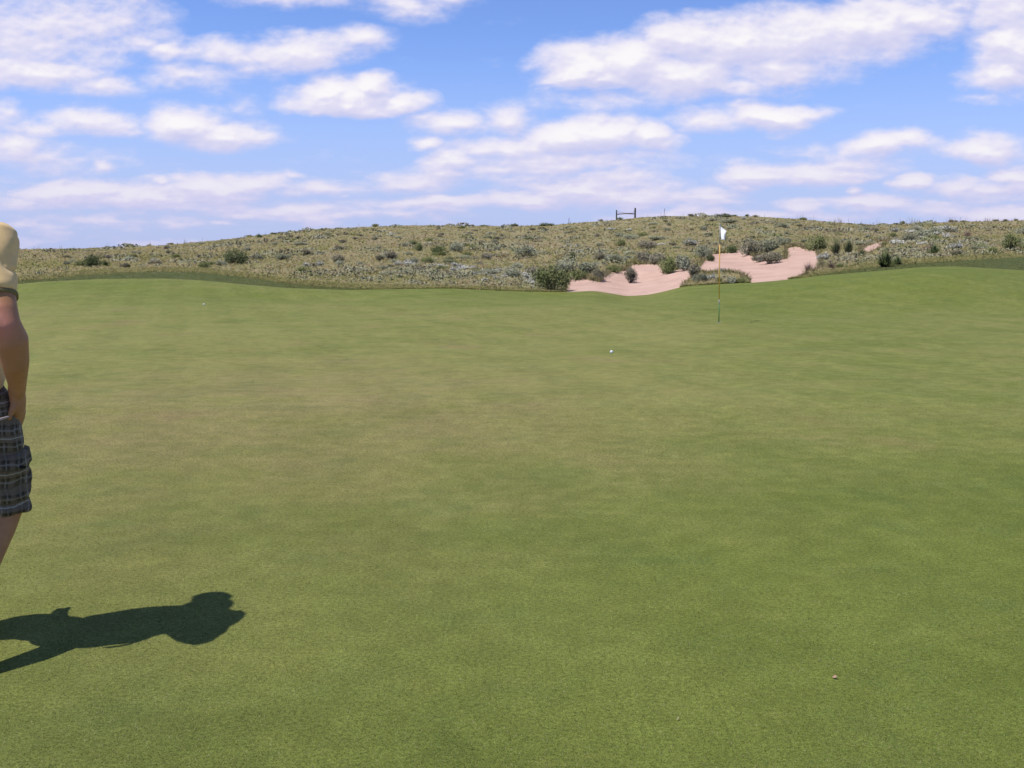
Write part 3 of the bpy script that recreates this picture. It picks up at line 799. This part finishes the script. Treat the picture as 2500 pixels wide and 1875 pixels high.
# ------------------------------------------------------------------ the man at the left edge
PX, PY = -1.972, 3.30
PZ = float(green_z(PX, PY))
man = empty('person', (PX, PY, PZ))
tag(man, 'man in cream polo shirt and dark plaid shorts at the left edge, hand in pocket', 'person')
def skin_mat():
    m, nt = new_mat('tanned_skin')
    P = nt.n('ShaderNodeTexCoord').outputs['Object']
    a = nt.noise(P, 9, 4, .6); b = nt.noise(P, 120, 3)
    c = nt.mix(nt.ss(a, .35, .7), (.40, .195, .095), (.49, .245, .125))
    # redder elbow
    d = nt.n('ShaderNodeVectorMath', {0: P, 1: (.285, -.17, 1.185)}, operation='DISTANCE').outputs['Value']
    c = nt.mix(nt.ss(d, .03, .10, .6, 0), c, (.62, .24, .20))
    p = nt.n('ShaderNodeBsdfPrincipled', {'Roughness': .55, 'Specular IOR Level': .25, 'Subsurface Weight': .08, 'Subsurface Scale': .01})
    nt.t.links.new(c, p.inputs['Base Color'])
    bp = nt.n('ShaderNodeBump', {'Strength': .2, 'Distance': .002, 'Height': b}); nt.t.links.new(bp.outputs[0], p.inputs['Normal'])
    o = nt.n('ShaderNodeOutputMaterial'); nt.t.links.new(p.outputs[0], o.inputs[0]); return m
def plaid_mat():
    m, nt = new_mat('plaid_cotton')
    P = nt.n('ShaderNodeTexCoord').outputs['Object']
    s3 = nt.n('ShaderNodeSeparateXYZ', {0: P})
    wob_ = nt.math('MULTIPLY', nt.math('SUBTRACT', nt.noise(P, 11, 4), .5), .05)
    hx = nt.math('ADD', nt.math('ADD', s3.outputs[0], nt.math('MULTIPLY', s3.outputs[1], .75)), wob_)
    hz = nt.math('ADD', s3.outputs[2], nt.math('MULTIPLY', wob_, .8))
    def band(v, per, ph, w):
        f = nt.math('FRACT', nt.math('ADD', nt.math('DIVIDE', v, per), ph + 20.0))
        return nt.ss(nt.math('ABSOLUTE', nt.math('SUBTRACT', f, .5)), w * .8, w * 1.2, 1, 0)
    c = nt.mix(nt.ss(nt.noise(P, 6, 3), .35, .65), (.050, .037, .021), (.086, .064, .038))
    for v in (hx, hz):
        c = nt.mix(nt.math('MULTIPLY', band(v, .062, 0., .24), .65), c, (.19, .145, .10))
        c = nt.mix(nt.math('MULTIPLY', band(v, .062, .5, .05), .6), c, (.27, .245, .22))
        c = nt.mix(nt.math('MULTIPLY', band(v, .124, .25, .02), .6), c, (.48, .45, .42))
        c = nt.mix(nt.math('MULTIPLY', band(v, .031, .1, .08), .35), c, (.012, .014, .016))
    w = nt.noise(P, 300, 2); w2 = nt.noise(P, 22, 4)
    c = nt.mix(nt.ss(w, .4, .6, 0, .25), c, (.06, .06, .06))
    finish(nt, c, .85, .2, w2, .5, .012)
    return m
M_SKIN, M_PLAID = skin_mat(), plaid_mat()
M_POLO = simple('cream_cotton', (.84, .575, .26), .85, .05, 40, bstr=.12, sheen=.2); M_HAIR = simple('brown_hair', (.05, .032, .02), .6, .3, 90)
M_CAP = simple('white_cap', (.6, .6, .58), .8, .03); M_SHOE = simple('leather_shoe', (.55, .53, .5), .5, .05); M_SOLE = simple('rubber_sole', (.08, .08, .08), .8)
M_SOCK = simple('cotton_sock', (.75, .75, .75), .9, .03); M_EYE = simple('eye_white', (.8, .8, .78), .3, .01); M_TRIM = simple('button', (.35, .3, .26), .5); M_LOOP = simple('light_cord', (.42, .34, .33), .6)
def lean_y(z):
    return .155 * max(0., z - .95) - .025 * float(sstep((z - 1.49) / .14))
def lean_mb(m_): m_.v = [(p[0] - .055 * float(sstep((p[2] - 1.49) / .14)), p[1] + lean_y(p[2]), p[2] - .03 * float(sstep((p[2] - 1.49) / .14))) for p in m_.v]
b = MB()
# legs
b.tube([(.10, .01, .93), (.145, .035, .72), (.172, .04, .53), (.160, -.01, .455), (.14, -.12, .335), (.095, -.235, .205), (.085, -.275, .135)],
       [.095, .088, .064, .060, .061, .044, .040], 18)
b.tube([(-.10, .01, .93), (-.12, .07, .72), (-.13, .12, .53), (-.13, .115, .46), (-.13, .085, .35), (-.13, .08, .18), (-.13, .08, .10)], [.095, .088, .062, .058, .060, .042, .040], 18)
b.tube([(.085, -.27, .12), (.09, -.21, .06), (.10, -.13, .035)], [.042, .042, .035], 12); b.tube([(-.13, .06, .06), (-.135, .16, .05), (-.14, .25, .035)], [.045, .042, .035], 12)
# pelvis, trunk, neck
b.rings([(0, 0, .84, .14, .10), (0, 0, .92, .175, .118), (0, 0, 1.0, .165, .11), (0, .01, 1.10, .15, .10), (0, .01, 1.22, .165, .11), (0, 0, 1.34, .18, .115), (0, -.005, 1.44, .175, .10), (0, -.01, 1.50, .11, .075), (0, 0, 1.53, .06, .06)], 28, 2.2)
b.tube([(0, -.012, 1.47), (0, 0, 1.56), (0, .015, 1.62)], [.064, .058, .056], 16)
# head: skull, jaw, nose, ears, lips
b.tube([(0, .0, 1.70), (0, .025, 1.735), (0, .035, 1.765)], [.078, .088, .078], 20, flat=[(.9, 1.12)] * 3)
b.tube([(0, .045, 1.685), (0, .075, 1.655), (0, .085, 1.638)], [.062, .05, .035], 16)
b.tube([(0, .118, 1.725), (0, .138, 1.700), (0, .140, 1.688)], [.009, .013, .015], 10)
for sx_ in (-1, 1): b.tube([(sx_ * .077, .008, 1.735), (sx_ * .086, .0, 1.715), (sx_ * .08, .008, 1.69)], [.012, .014, .009], 8)
b.tube([(-.022, .118, 1.662), (0, .126, 1.663), (.022, .118, 1.662)], [.007, .009, .007], 8)
# right arm, hand pushed into the pocket
b.tube([(.165, 0, 1.455), (.218, -.075, 1.34), (.278, -.140, 1.215), (.291, -.146, 1.175), (.302, -.122, 1.12), (.293, -.080, 1.04), (.264, -.010, .965), (.248, .015, .93)],
       [.060, .054, .048, .047, .051, .043, .030, .029], 20)
b.tube([(.283, -.176, 1.192), (.287, -.182, 1.168)], [.020, .017], 10)
b.tube([(.243, .015, .94), (.240, .035, .90), (.232, .05, .865)], [.029, .036, .034], 14, flat=[(.72, 1.1), (.62, 1.2), (.6, 1.2)])
for k, (dy, ln) in enumerate(((-.028, .062), (-.010, .074), (.009, .080), (.028, .070))):
    b.tube([(.230, .06 + dy, .862), (.222, .062 + dy * 1.1, .862 - ln * .5), (.208, .064 + dy * 1.1, .862 - ln)], [.0105, .0098, .0085], 8)
b.tube([(.243, .018, .91), (.240, -.005, .875), (.228, -.012, .84)], [.014, .0125, .010], 8)
# left arm swings forward, hand loosely curled
b.tube([(-.165, 0, 1.455), (-.215, -.02, 1.34), (-.226, -.02, 1.18), (-.225, -.015, 1.14), (-.222, .02, 1.06), (-.212, .12, .945), (-.206, .16, .895)], [.068, .056, .047, .045, .047, .033, .029], 18)
b.tube([(-.206, .16, .90), (-.202, .19, .86), (-.198, .215, .82)], [.029, .036, .034], 12, flat=[(.72, 1.1), (.62, 1.2), (.6, 1.2)])
for k, (dy, ln) in enumerate(((-.028, .062), (-.010, .074), (.009, .078), (.028, .068))):
    b.tube([(-.198, .215 + dy, .815), (-.192, .23 + dy, .815 - ln * .55), (-.180, .232 + dy, .815 - ln)], [.0100, .0094, .0082], 8)
b.tube([(-.196, .22, .865), (-.186, .258, .835), (-.174, .265, .805)], [.0135, .012, .010], 8)
lean_mb(b)
remeshed(b, 'body', M_SKIN, .0065, man, 5)
# eyes
for sx_ in (-1, 1):
    mb = uvsphere(.0115, 14, 10); o = mb.build('eye', M_EYE, man); o.location = (sx_ * .031 - .055, .112 + lean_y(1.722), 1.692)
    mb = uvsphere(.0055, 10, 8); q = mb.build('iris', M_HAIR, o); q.location = (0, .0085, 0)
mb = MB(); mb.rings([(0, -.01, 1.655, .055, .055), (0, -.012, 1.70, .083, .088), (0, .0, 1.75, .086, .100), (0, .01, 1.79, .078, .095), (0, .015, 1.825, .05, .06)], 24, 2)
lean_mb(mb); remeshed(mb, 'hair', M_HAIR, .008, man, 2, lambda c, n: .003 * mnoise.noise(c * 60))
mb = MB(); mb.rings([(0, .012, 1.765, .092, .110), (0, .014, 1.80, .092, .108), (0, .014, 1.835, .078, .09), (0, .014, 1.855, .045, .05), (0, .014, 1.862, .015, .015)], 28, 2)
lean_mb(mb); cap = mb.build('cap', M_CAP, man)
mb = MB(); rr = []
for k in range(9):
    a = -1.0 + 2.0 * k / 8; rr.append([Vector((.088 * math.sin(a), .02 + .095 * math.cos(a), 1.772)), Vector((.098 * math.sin(a), .02 + (.095 + .085 * math.cos(a * 1.2)) * 1.0, 1.757)), Vector((.098 * math.sin(a), .02 + (.095 + .085 * math.cos(a * 1.2)), 1.752)), Vector((.088 * math.sin(a), .02 + .095 * math.cos(a), 1.767))])
mb.loft(rr); lean_mb(mb); mb.build('brim', M_CAP, cap)
# polo shirt
b = MB()
b.rings([(0, 0, .925, .195, .135), (0, 0, .96, .200, .140), (.0, 0, 1.02, .196, .138), (0, .0, 1.12, .185, .132), (0, .0, 1.24, .192, .135), (0, 0, 1.35, .200, .138), (0, -.005, 1.43, .190, .118), (0, -.01, 1.49, .145, .088), (0, -.01, 1.535, .075, .068)], 36, 2.3)
b.tube([(.12, -.005, 1.455), (.178, -.015, 1.445), (.192, -.058, 1.37), (.214, -.090, 1.31), (.234, -.114, 1.262)], [.076, .079, .077, .076, .075], 28, False)
b.tube([(-.12, 0, 1.455), (-.178, -.005, 1.445), (-.210, -.012, 1.37), (-.222, -.015, 1.31), (-.228, -.012, 1.272)], [.078, .082, .078, .077, .079], 28, False)
def folds(c, n):
    x, y, z = c
    side = max(0., min(1., (x - .10) / .06))
    q = z * 1.0 + (x - .2) * 1.6 - y * .4
    wv = math.sin(q * 52 + 5 * mnoise.noise(Vector((x * 7, y * 7, z * 5))))
    w2 = math.sin((z + .75 * (x - .2) - .5 * y) * 108 + 2.6 * mnoise.noise(Vector((x * 9, y * 9, z * 7))))
    w3 = (1 - abs(math.sin((z * .9 + 1.0 * (x - .2) - .2 * y) * 46 + 3.5 * mnoise.noise(Vector((x * 8, y * 8, z * 8)))))) ** 3
    f = side * max(-.008, .004 * wv + .002 * w2 - .011 * w3 * max(0., min(1., (1.43 - z) / .05)) + .003) * (max(0., min(1., (z - 1.275) / .04)) if z > 1.2 and x > 0 else .3)
    f += .006 * mnoise.noise(Vector((x * 11, y * 11, z * 5))) + .004 * math.sin(x * 30 + z * 16 + 3 * mnoise.noise(c * 6)) * (z < 1.2)
    return f
lean_mb(b); shirt = remeshed(b, 'polo_shirt', M_POLO, .0065, man, 3, folds)
mb = MB(); mb.tube([(.232, -.112, 1.264), (.234, -.114, 1.258), (.2355, -.116, 1.253)], [.0762, .0764, .0755], 30, False); lean_mb(mb); mb.build('sleeve_shade', simple('hem_shade', (.20, .16, .07), .9), shirt)  # dark band painted as the shade inside the sleeve opening
mb = MB(); mb.rings([(0, -.012, 1.515, .085, .080), (0, -.012, 1.545, .074, .070), (0, -.010, 1.56, .070, .066), (0, -.012, 1.53, .094, .09)], 24, 2); lean_mb(mb); mb.build('collar', M_POLO, shirt)
# cargo shorts
b = MB()
b.rings([(0, 0, .80, .19, .135), (.0, 0, .90, .203, .138), (0, 0, .955, .195, .136), (0, 0, .99, .180, .128)], 32, 2.3)
b.tube([(.10, .005, .90), (.135, .02, .78), (.143, .03, .66), (.144, .035, .56), (.142, .035, .492)], [.113, .112, .105, .102, .098], 30, False)
b.tube([(-.10, .005, .90), (-.115, .05, .78), (-.125, .09, .66), (-.13, .115, .56), (-.13, .12, .49)], [.112, .116, .114, .118, .121], 30, False)
def sfold(c, n):
    x, y, z = c
    f = .009 * mnoise.noise(Vector((x * 9, y * 9, z * 6))) + .006 * math.sin(z * 75 + x * 30 + 5 * mnoise.noise(c * 7)) * (.3 + .7 * max(0, min(1, (.80 - z) / .1)))
    f += .003 * math.sin(x * 45 + y * 30) * max(0., (.64 - z) / .12)
    # bulging cargo pocket on the thigh
    if x > .15 and .60 < z < .715: f += .008 * (1 - abs(z - .65) / .07)
    return f
shorts = remeshed(b, 'plaid_shorts', M_PLAID, .008, man, 2, sfold)
mb = MB()
rr = []
for z, o_ in ((.722, -.020), (.712, .010), (.680, .018), (.668, .020), (.662, -.01)):
    rr.append([Vector((.141 + (.110 + o_ * .5) * math.cos(a), .030 + (.114 + o_ * .7) * math.sin(a), z + .008 * math.sin(a * 3))) for a in np.linspace(-1.75, .75, 16)])
nn = 16; mb.v = [p for r in rr for p in r]
for i in range(len(rr) - 1):
    for j in range(nn - 1): mb.f.append((i * nn + j, i * nn + j + 1, (i + 1) * nn + j + 1, (i + 1) * nn + j))
mb.build('pocket_flap', M_PLAID, shorts)
mb = MB(); mb.tube([(.12, -.128, .833), (.165, -.118, .838), (.215, -.082, .845), (.243, -.045, .852)], [.0045, .0055, .0055, .004], 8); mb.build('pocket_trim', M_LOOP, shorts)
mb = MB(); mb.tube([(.205, -.098, .836), (.18, -.115, .818), (.155, -.124, .790)], [.005, .006, .006], 8); mb.build('cord', M_LOOP, shorts)
mb = MB(); mb.tube([(.258, -.01, .668), (.269, -.01, .668)], [.006, .005], 12); mb.build('button', M_DARK, shorts)
# shoes and socks
for (ax, ay, az, rot) in ((.10, -.20, .075, -.85), (-.135, .13, 0, 0)):
    mb = MB(); rr = []
    for yy, w_, h_ in ((-.11, .028, .05), (-.10, .038, .075), (-.05, .042, .085), (.0, .042, .08), (.06, .048, .06), (.12, .048, .045), (.155, .036, .034), (.17, .018, .022)):
        rr.append([Vector((w_ * math.cos(a), yy, .012 + max(0, h_ * (.5 + .5 * math.sin(a))))) for a in np.linspace(0, 2 * math.pi, 17)[:-1]])
    mb.loft(rr); o = mb.build('shoe', M_SHOE, man); o.location = (ax, ay, az); o.rotation_euler = (rot, 0, .1)
    mb = MB(); rr = []
    for yy, w_ in ((-.115, .025), (-.10, .041), (-.02, .043), (.06, .050), (.13, .049), (.165, .03), (.175, .015)):
        rr.append([Vector((w_, yy, .016)), Vector((w_, yy, 0)), Vector((-w_, yy, 0)), Vector((-w_, yy, .016))])
    mb.loft(rr); q = mb.build('sole', M_SOLE, o)
for pts in ([(.10, -.235, .205), (.088, -.268, .14), (.085, -.275, .11)], [(-.13, .08, .17), (-.13, .08, .11), (-.13, .08, .07)]):
    mb = MB(); mb.tube(pts, [.049, .047, .047], 16, False); mb.build('sock', M_SOCK, man)

# ------------------------------------------------------------------ sky, sun
SUN_DIR = Vector((-.942 * .485, -.335 * .485, 1)).normalized()       # towards the sun
elev = math.asin(SUN_DIR.z); az = math.atan2(SUN_DIR.x, SUN_DIR.y)
sl = bpy.data.lights.new('sun', 'SUN'); sl.energy = 3.7; sl.angle = R_(.5); sl.color = (1, .955, .90)
so = bpy.data.objects.new('sun', sl); COL.objects.link(so); so.rotation_euler = (-SUN_DIR).to_track_quat('-Z', 'Y').to_euler()
world = bpy.data.worlds.new('World'); scene.world = world; world.use_nodes = True
# px, py, half width, half height, strength, base line (None = soft all round)
CLOUDS = [
 (150,55,330,95,.78,0),(300,35,190,75,.75,0),(60,110,260,90,.75,0),(330,95,150,60,.75,0),(90,185,230,48,1.0,0),(250,205,150,38,.75,0),(200,130,300,90,.55,0),
 (390,120,100,38,.9,0),(530,125,190,45,.75,0),(720,125,200,55,.95,0),(870,100,140,40,.85,0),(460,185,260,50,.60,0),(620,165,180,40,.55,0),
 (760,-20,300,45,.7,0),(1000,8,190,50,.7,0),(1110,-5,110,30,.6,0),
 (850,250,210,62,1.25,288),(795,225,90,50,1.2,288),(905,215,75,40,1.2,288),(1000,250,110,40,1.1,285),
 (230,295,210,45,.8,0),(90,310,150,35,.7,0),(440,300,160,60,1.1,0),(560,335,180,42,1.0,0),(590,260,70,40,.45,0),(30,350,130,50,.85,0),(120,390,260,55,.55,0),(228,414,60,26,.8,0),(20,275,80,40,.6,0),
 (190,468,170,38,.95,0),(350,480,260,42,.85,0),(520,462,170,38,.9,0),(630,440,140,28,.8,0),(780,462,150,32,.75,0),(500,500,330,32,.6,0),(380,448,50,12,.7,0),(700,432,50,18,.7,0),
 (1110,300,140,45,.85,0),(1235,290,110,60,.85,0),(1040,352,80,25,.85,0),(1260,370,250,60,.85,0),(1460,325,190,62,1.25,390),(1380,340,170,60,1.2,392),(1600,335,110,48,1.15,385),(1400,395,330,42,.8,0),(1120,398,130,32,.75,0),(1240,420,300,40,.5,0),
 (1020,445,170,40,.8,0),(1430,470,280,55,.85,0),(1300,488,160,34,.85,0),(1520,440,190,40,.7,0),(1010,500,330,26,.65,0),(1090,495,60,24,.85,0),(720,510,260,20,.7,0),
 (1400,180,140,88,1.3,222),(1520,160,160,80,1.3,230),(1460,200,190,50,1.2,226),(1650,185,230,70,1.1,0),(1690,100,180,75,1.1,0),(1800,110,230,95,1.1,0),(1950,90,260,100,1.15,0),(2110,70,240,95,1.2,0),(2240,40,170,70,1.1,0),(1900,165,300,55,.9,0),(1780,210,250,40,.7,0),(1500,240,330,40,.55,0),
 (2500,130,150,110,1.15,0),(2440,175,140,55,1.1,0),(2460,30,180,80,.9,0),(2330,10,120,60,.7,0),(2400,240,110,25,.4,0),
 (1740,290,120,45,.8,0),(1880,278,170,42,1.05,0),(1950,268,110,28,.8,0),(1900,315,90,30,.5,0),
 (2160,358,140,42,1.1,0),(2230,345,90,36,1.0,0),(2400,360,140,45,1.0,0),(1990,420,250,38,.85,0),(2080,400,170,45,.6,0),(1850,430,120,30,.9,0),(1990,370,200,30,.45,0),(2480,395,100,30,.5,0),
 (2225,450,60,24,1.15,0),(2330,458,130,30,.9,0),(2420,462,140,30,.95,0),(2470,420,90,30,.85,0),(2090,466,40,16,.8,0),
 (1730,480,150,24,.7,0),(1950,508,80,30,.9,0),(2110,500,160,28,.75,0),(2350,512,240,30,.75,0),(1830,455,90,22,.5,0),(2440,525,120,22,.8,0),(1600,520,300,20,.6,0),(1950,530,300,18,.6,0),
 (300,545,380,22,.35,0),(900,530,380,20,.45,0),(80,530,150,25,.4,0),(60,500,110,25,.6,0),(560,540,60,10,.6,0)]
def perlin(x, y, seed):
    g = np.random.default_rng(seed).uniform(0, 2 * np.pi, (256, 256)); gx, gy = np.cos(g), np.sin(g)
    xi = np.floor(x).astype(int); yi = np.floor(y).astype(int); xf = x - xi; yf = y - yi
    sx = xf ** 3 * (xf * (xf * 6 - 15) + 10); sy = yf ** 3 * (yf * (yf * 6 - 15) + 10)
    def c(i, j):
        a_, b_ = (xi + i) % 256, (yi + j) % 256
        return gx[a_, b_] * (xf - i) + gy[a_, b_] * (yf - j)
    return (c(0, 0) * (1 - sx) + c(1, 0) * sx) * (1 - sy) + (c(0, 1) * (1 - sx) + c(1, 1) * sx) * sy
def fbm(x, y, octv, seed, rough=.55, billow=False):
    t = 0; a_ = 1; n = 0
    for k in range(octv):
        q = perlin(x * 2 ** k + 17.3 * k, y * 2 ** k + 9.1 * k, seed + k)
        t = t + a_ * (1 - 3.2 * np.abs(q) if billow else q * 1.5); n += a_; a_ *= rough
    return t / n
def cloud_field(U, V, octv=6):
    wx = fbm(U * 9, V * 18, 5, 3) * .030; wy = fbm(U * 9 + 50, V * 18, 5, 4) * .012
    X = U + wx; Y = V + wy; acc = np.zeros(U.shape)
    for (px, py, a_, b_, op, base) in CLOUDS:
        u, v = uv(px, py); ha = a_ / F * 1.12; hb = b_ / F * 1.25
        f = op * np.clip(1 - np.hypot((X - u) / ha, (Y - v) / hb), 0, 1)
        if base: f = np.minimum(f, (Y - float(uv(px, base)[1])) * F / 24)
        h = np.clip(.5 + (f - acc) / .24, 0, 1); acc = acc * (1 - h) + f * h + .06 * h * (1 - h)
    det = fbm(U * 20, V * 46, octv, 30, .6); puff = fbm(U * 34, V * 60, octv - 1, 50, .55, True)
    d = acc + .35 * det * (1 - .35 * np.clip(acc - .4, 0, 1)) + .09 * puff * np.clip(acc * 3, 0, 1)
    st = fbm(U * 8, V * 44, 6, 70, .6)
    low = .40 * sstep((.15 - V) / .14)
    d = d + low * sstep((st + .25) / .6)
    return d * sstep((.40 - V) / .08) * sstep((.9 - np.abs(U)) / .15)
cu_ = np.concatenate([np.linspace(-1.05, -.61, 60), np.arange(-.60, .6001, .00105), np.linspace(.61, 1.05, 60)])
cv_ = np.concatenate([np.linspace(-.05, -.006, 6), np.arange(-.004, .262, .00105), np.linspace(.264, .45, 50)])
SU, SV = np.meshgrid(cu_, cv_)
D0 = cloud_field(SU, SV); S0 = cloud_field(SU, SV, 3); S1 = cloud_field(SU - .006, SV + .014, 3); D2 = cloud_field(SU - .002, SV + .004)
lit = (S0 - S1) * .42 + (D0 - D2) * .62
RAD = 5000.0
nrm = np.sqrt(1 + SU ** 2 + SV ** 2)
SPh = np.stack([SU / nrm, 1 / nrm, SV / nrm], -1).reshape(-1, 3) * RAD + np.array([0, 0, CAMH])
scol = np.stack([np.clip(D0, 0, 1.5) / 1.5, np.clip(lit + .5, 0, 1), 0 * D0], -1).reshape(-1, 3)
def sky_colour(nt, vec):
    """daylight sky with pale lavender air near the horizon; vec = direction"""
    tex = nt.n('ShaderNodeTexSky', sky_type='NISHITA', sun_disc=False, sun_elevation=elev, sun_rotation=az, altitude=1200, air_density=1.0, dust_density=.6, ozone_density=1.0)
    nt.t.links.new(vec, tex.inputs[0])
    z = nt.n('ShaderNodeSeparateXYZ', {0: vec}).outputs[2]
    c = nt.mix(1, tex.outputs[0], nt.mix(nt.ss(z, .28, .75), SKY_TINT, (1.0, 1.0, 1.0)), 'MULTIPLY')
    return nt.mix(nt.ss(z, .0, .22, .85, .0), c, (KC * .46, KC * .53, KC * .86)), z
SKY_TINT = (1.22, 1.42, 2.05)
KC = 11.4   # cloud radiance before the background strength
WS = .085
m, nt = new_mat('sky_and_clouds')
pos = nt.n('ShaderNodeNewGeometry').outputs['Position']
vec = nt.vmath('NORMALIZE', nt.vmath('SUBTRACT', pos, (0, 0, CAMH)))
skc, zz = sky_colour(nt, vec)
at = nt.n('ShaderNodeSeparateColor', {0: nt.n('ShaderNodeAttribute', attribute_name='Col').outputs['Color']})
dd = nt.math('MULTIPLY', at.outputs[0], 1.5); ll = at.outputs[1]
alpha = nt.math('MULTIPLY', nt.ss(dd, .13, .72), nt.ss(dd, .1, .9, .76, .97))
ccol = nt.mix(nt.ss(ll, .10, .78), (KC * .64, KC * .645, KC * .90), (KC * .88, KC * .835, KC * .965))
ccol = nt.mix(nt.math('MULTIPLY', nt.ss(dd, .45, 1.1), nt.ss(ll, .48, .80)), ccol, (KC * 1.01, KC * .985, KC * .99))
ccol = nt.mix(nt.ss(zz, .0, .13, .65, .0), ccol, (KC * .62, KC * .60, KC * .86))
em = nt.n('ShaderNodeEmission', {'Color': nt.mix(alpha, skc, ccol), 'Strength': WS})
o = nt.n('ShaderNodeOutputMaterial'); nt.t.links.new(em.outputs[0], o.inputs[0])
m.cycles.emission_sampling = 'NONE'
tag(link('sky', mesh_np('sky', SPh, grid_faces(*SU.shape), m, scol, smooth=True)), kind='structure')
nt = NT(world.node_tree)
skc, _ = sky_colour(nt, nt.n('ShaderNodeTexCoord').outputs['Generated'])
bg = nt.n('ShaderNodeBackground', {'Color': skc, 'Strength': WS}); o = nt.n('ShaderNodeOutputWorld'); nt.t.links.new(bg.outputs[0], o.inputs[0])

# ------------------------------------------------------------------ camera
cd = bpy.data.cameras.new('camera'); cd.sensor_width = 36; cd.lens = F / 2500 * 36; cd.clip_end = 12000; cd.clip_start = .05
co = bpy.data.objects.new('camera', cd); COL.objects.link(co); co.location = (0, 0, CAMH); co.rotation_euler = (math.pi / 2 - PITCH, 0, 0)
scene.camera = co
scene.view_settings.view_transform = 'Standard'; scene.view_settings.look = 'None'; scene.view_settings.gamma = 1; scene.view_settings.exposure = 0
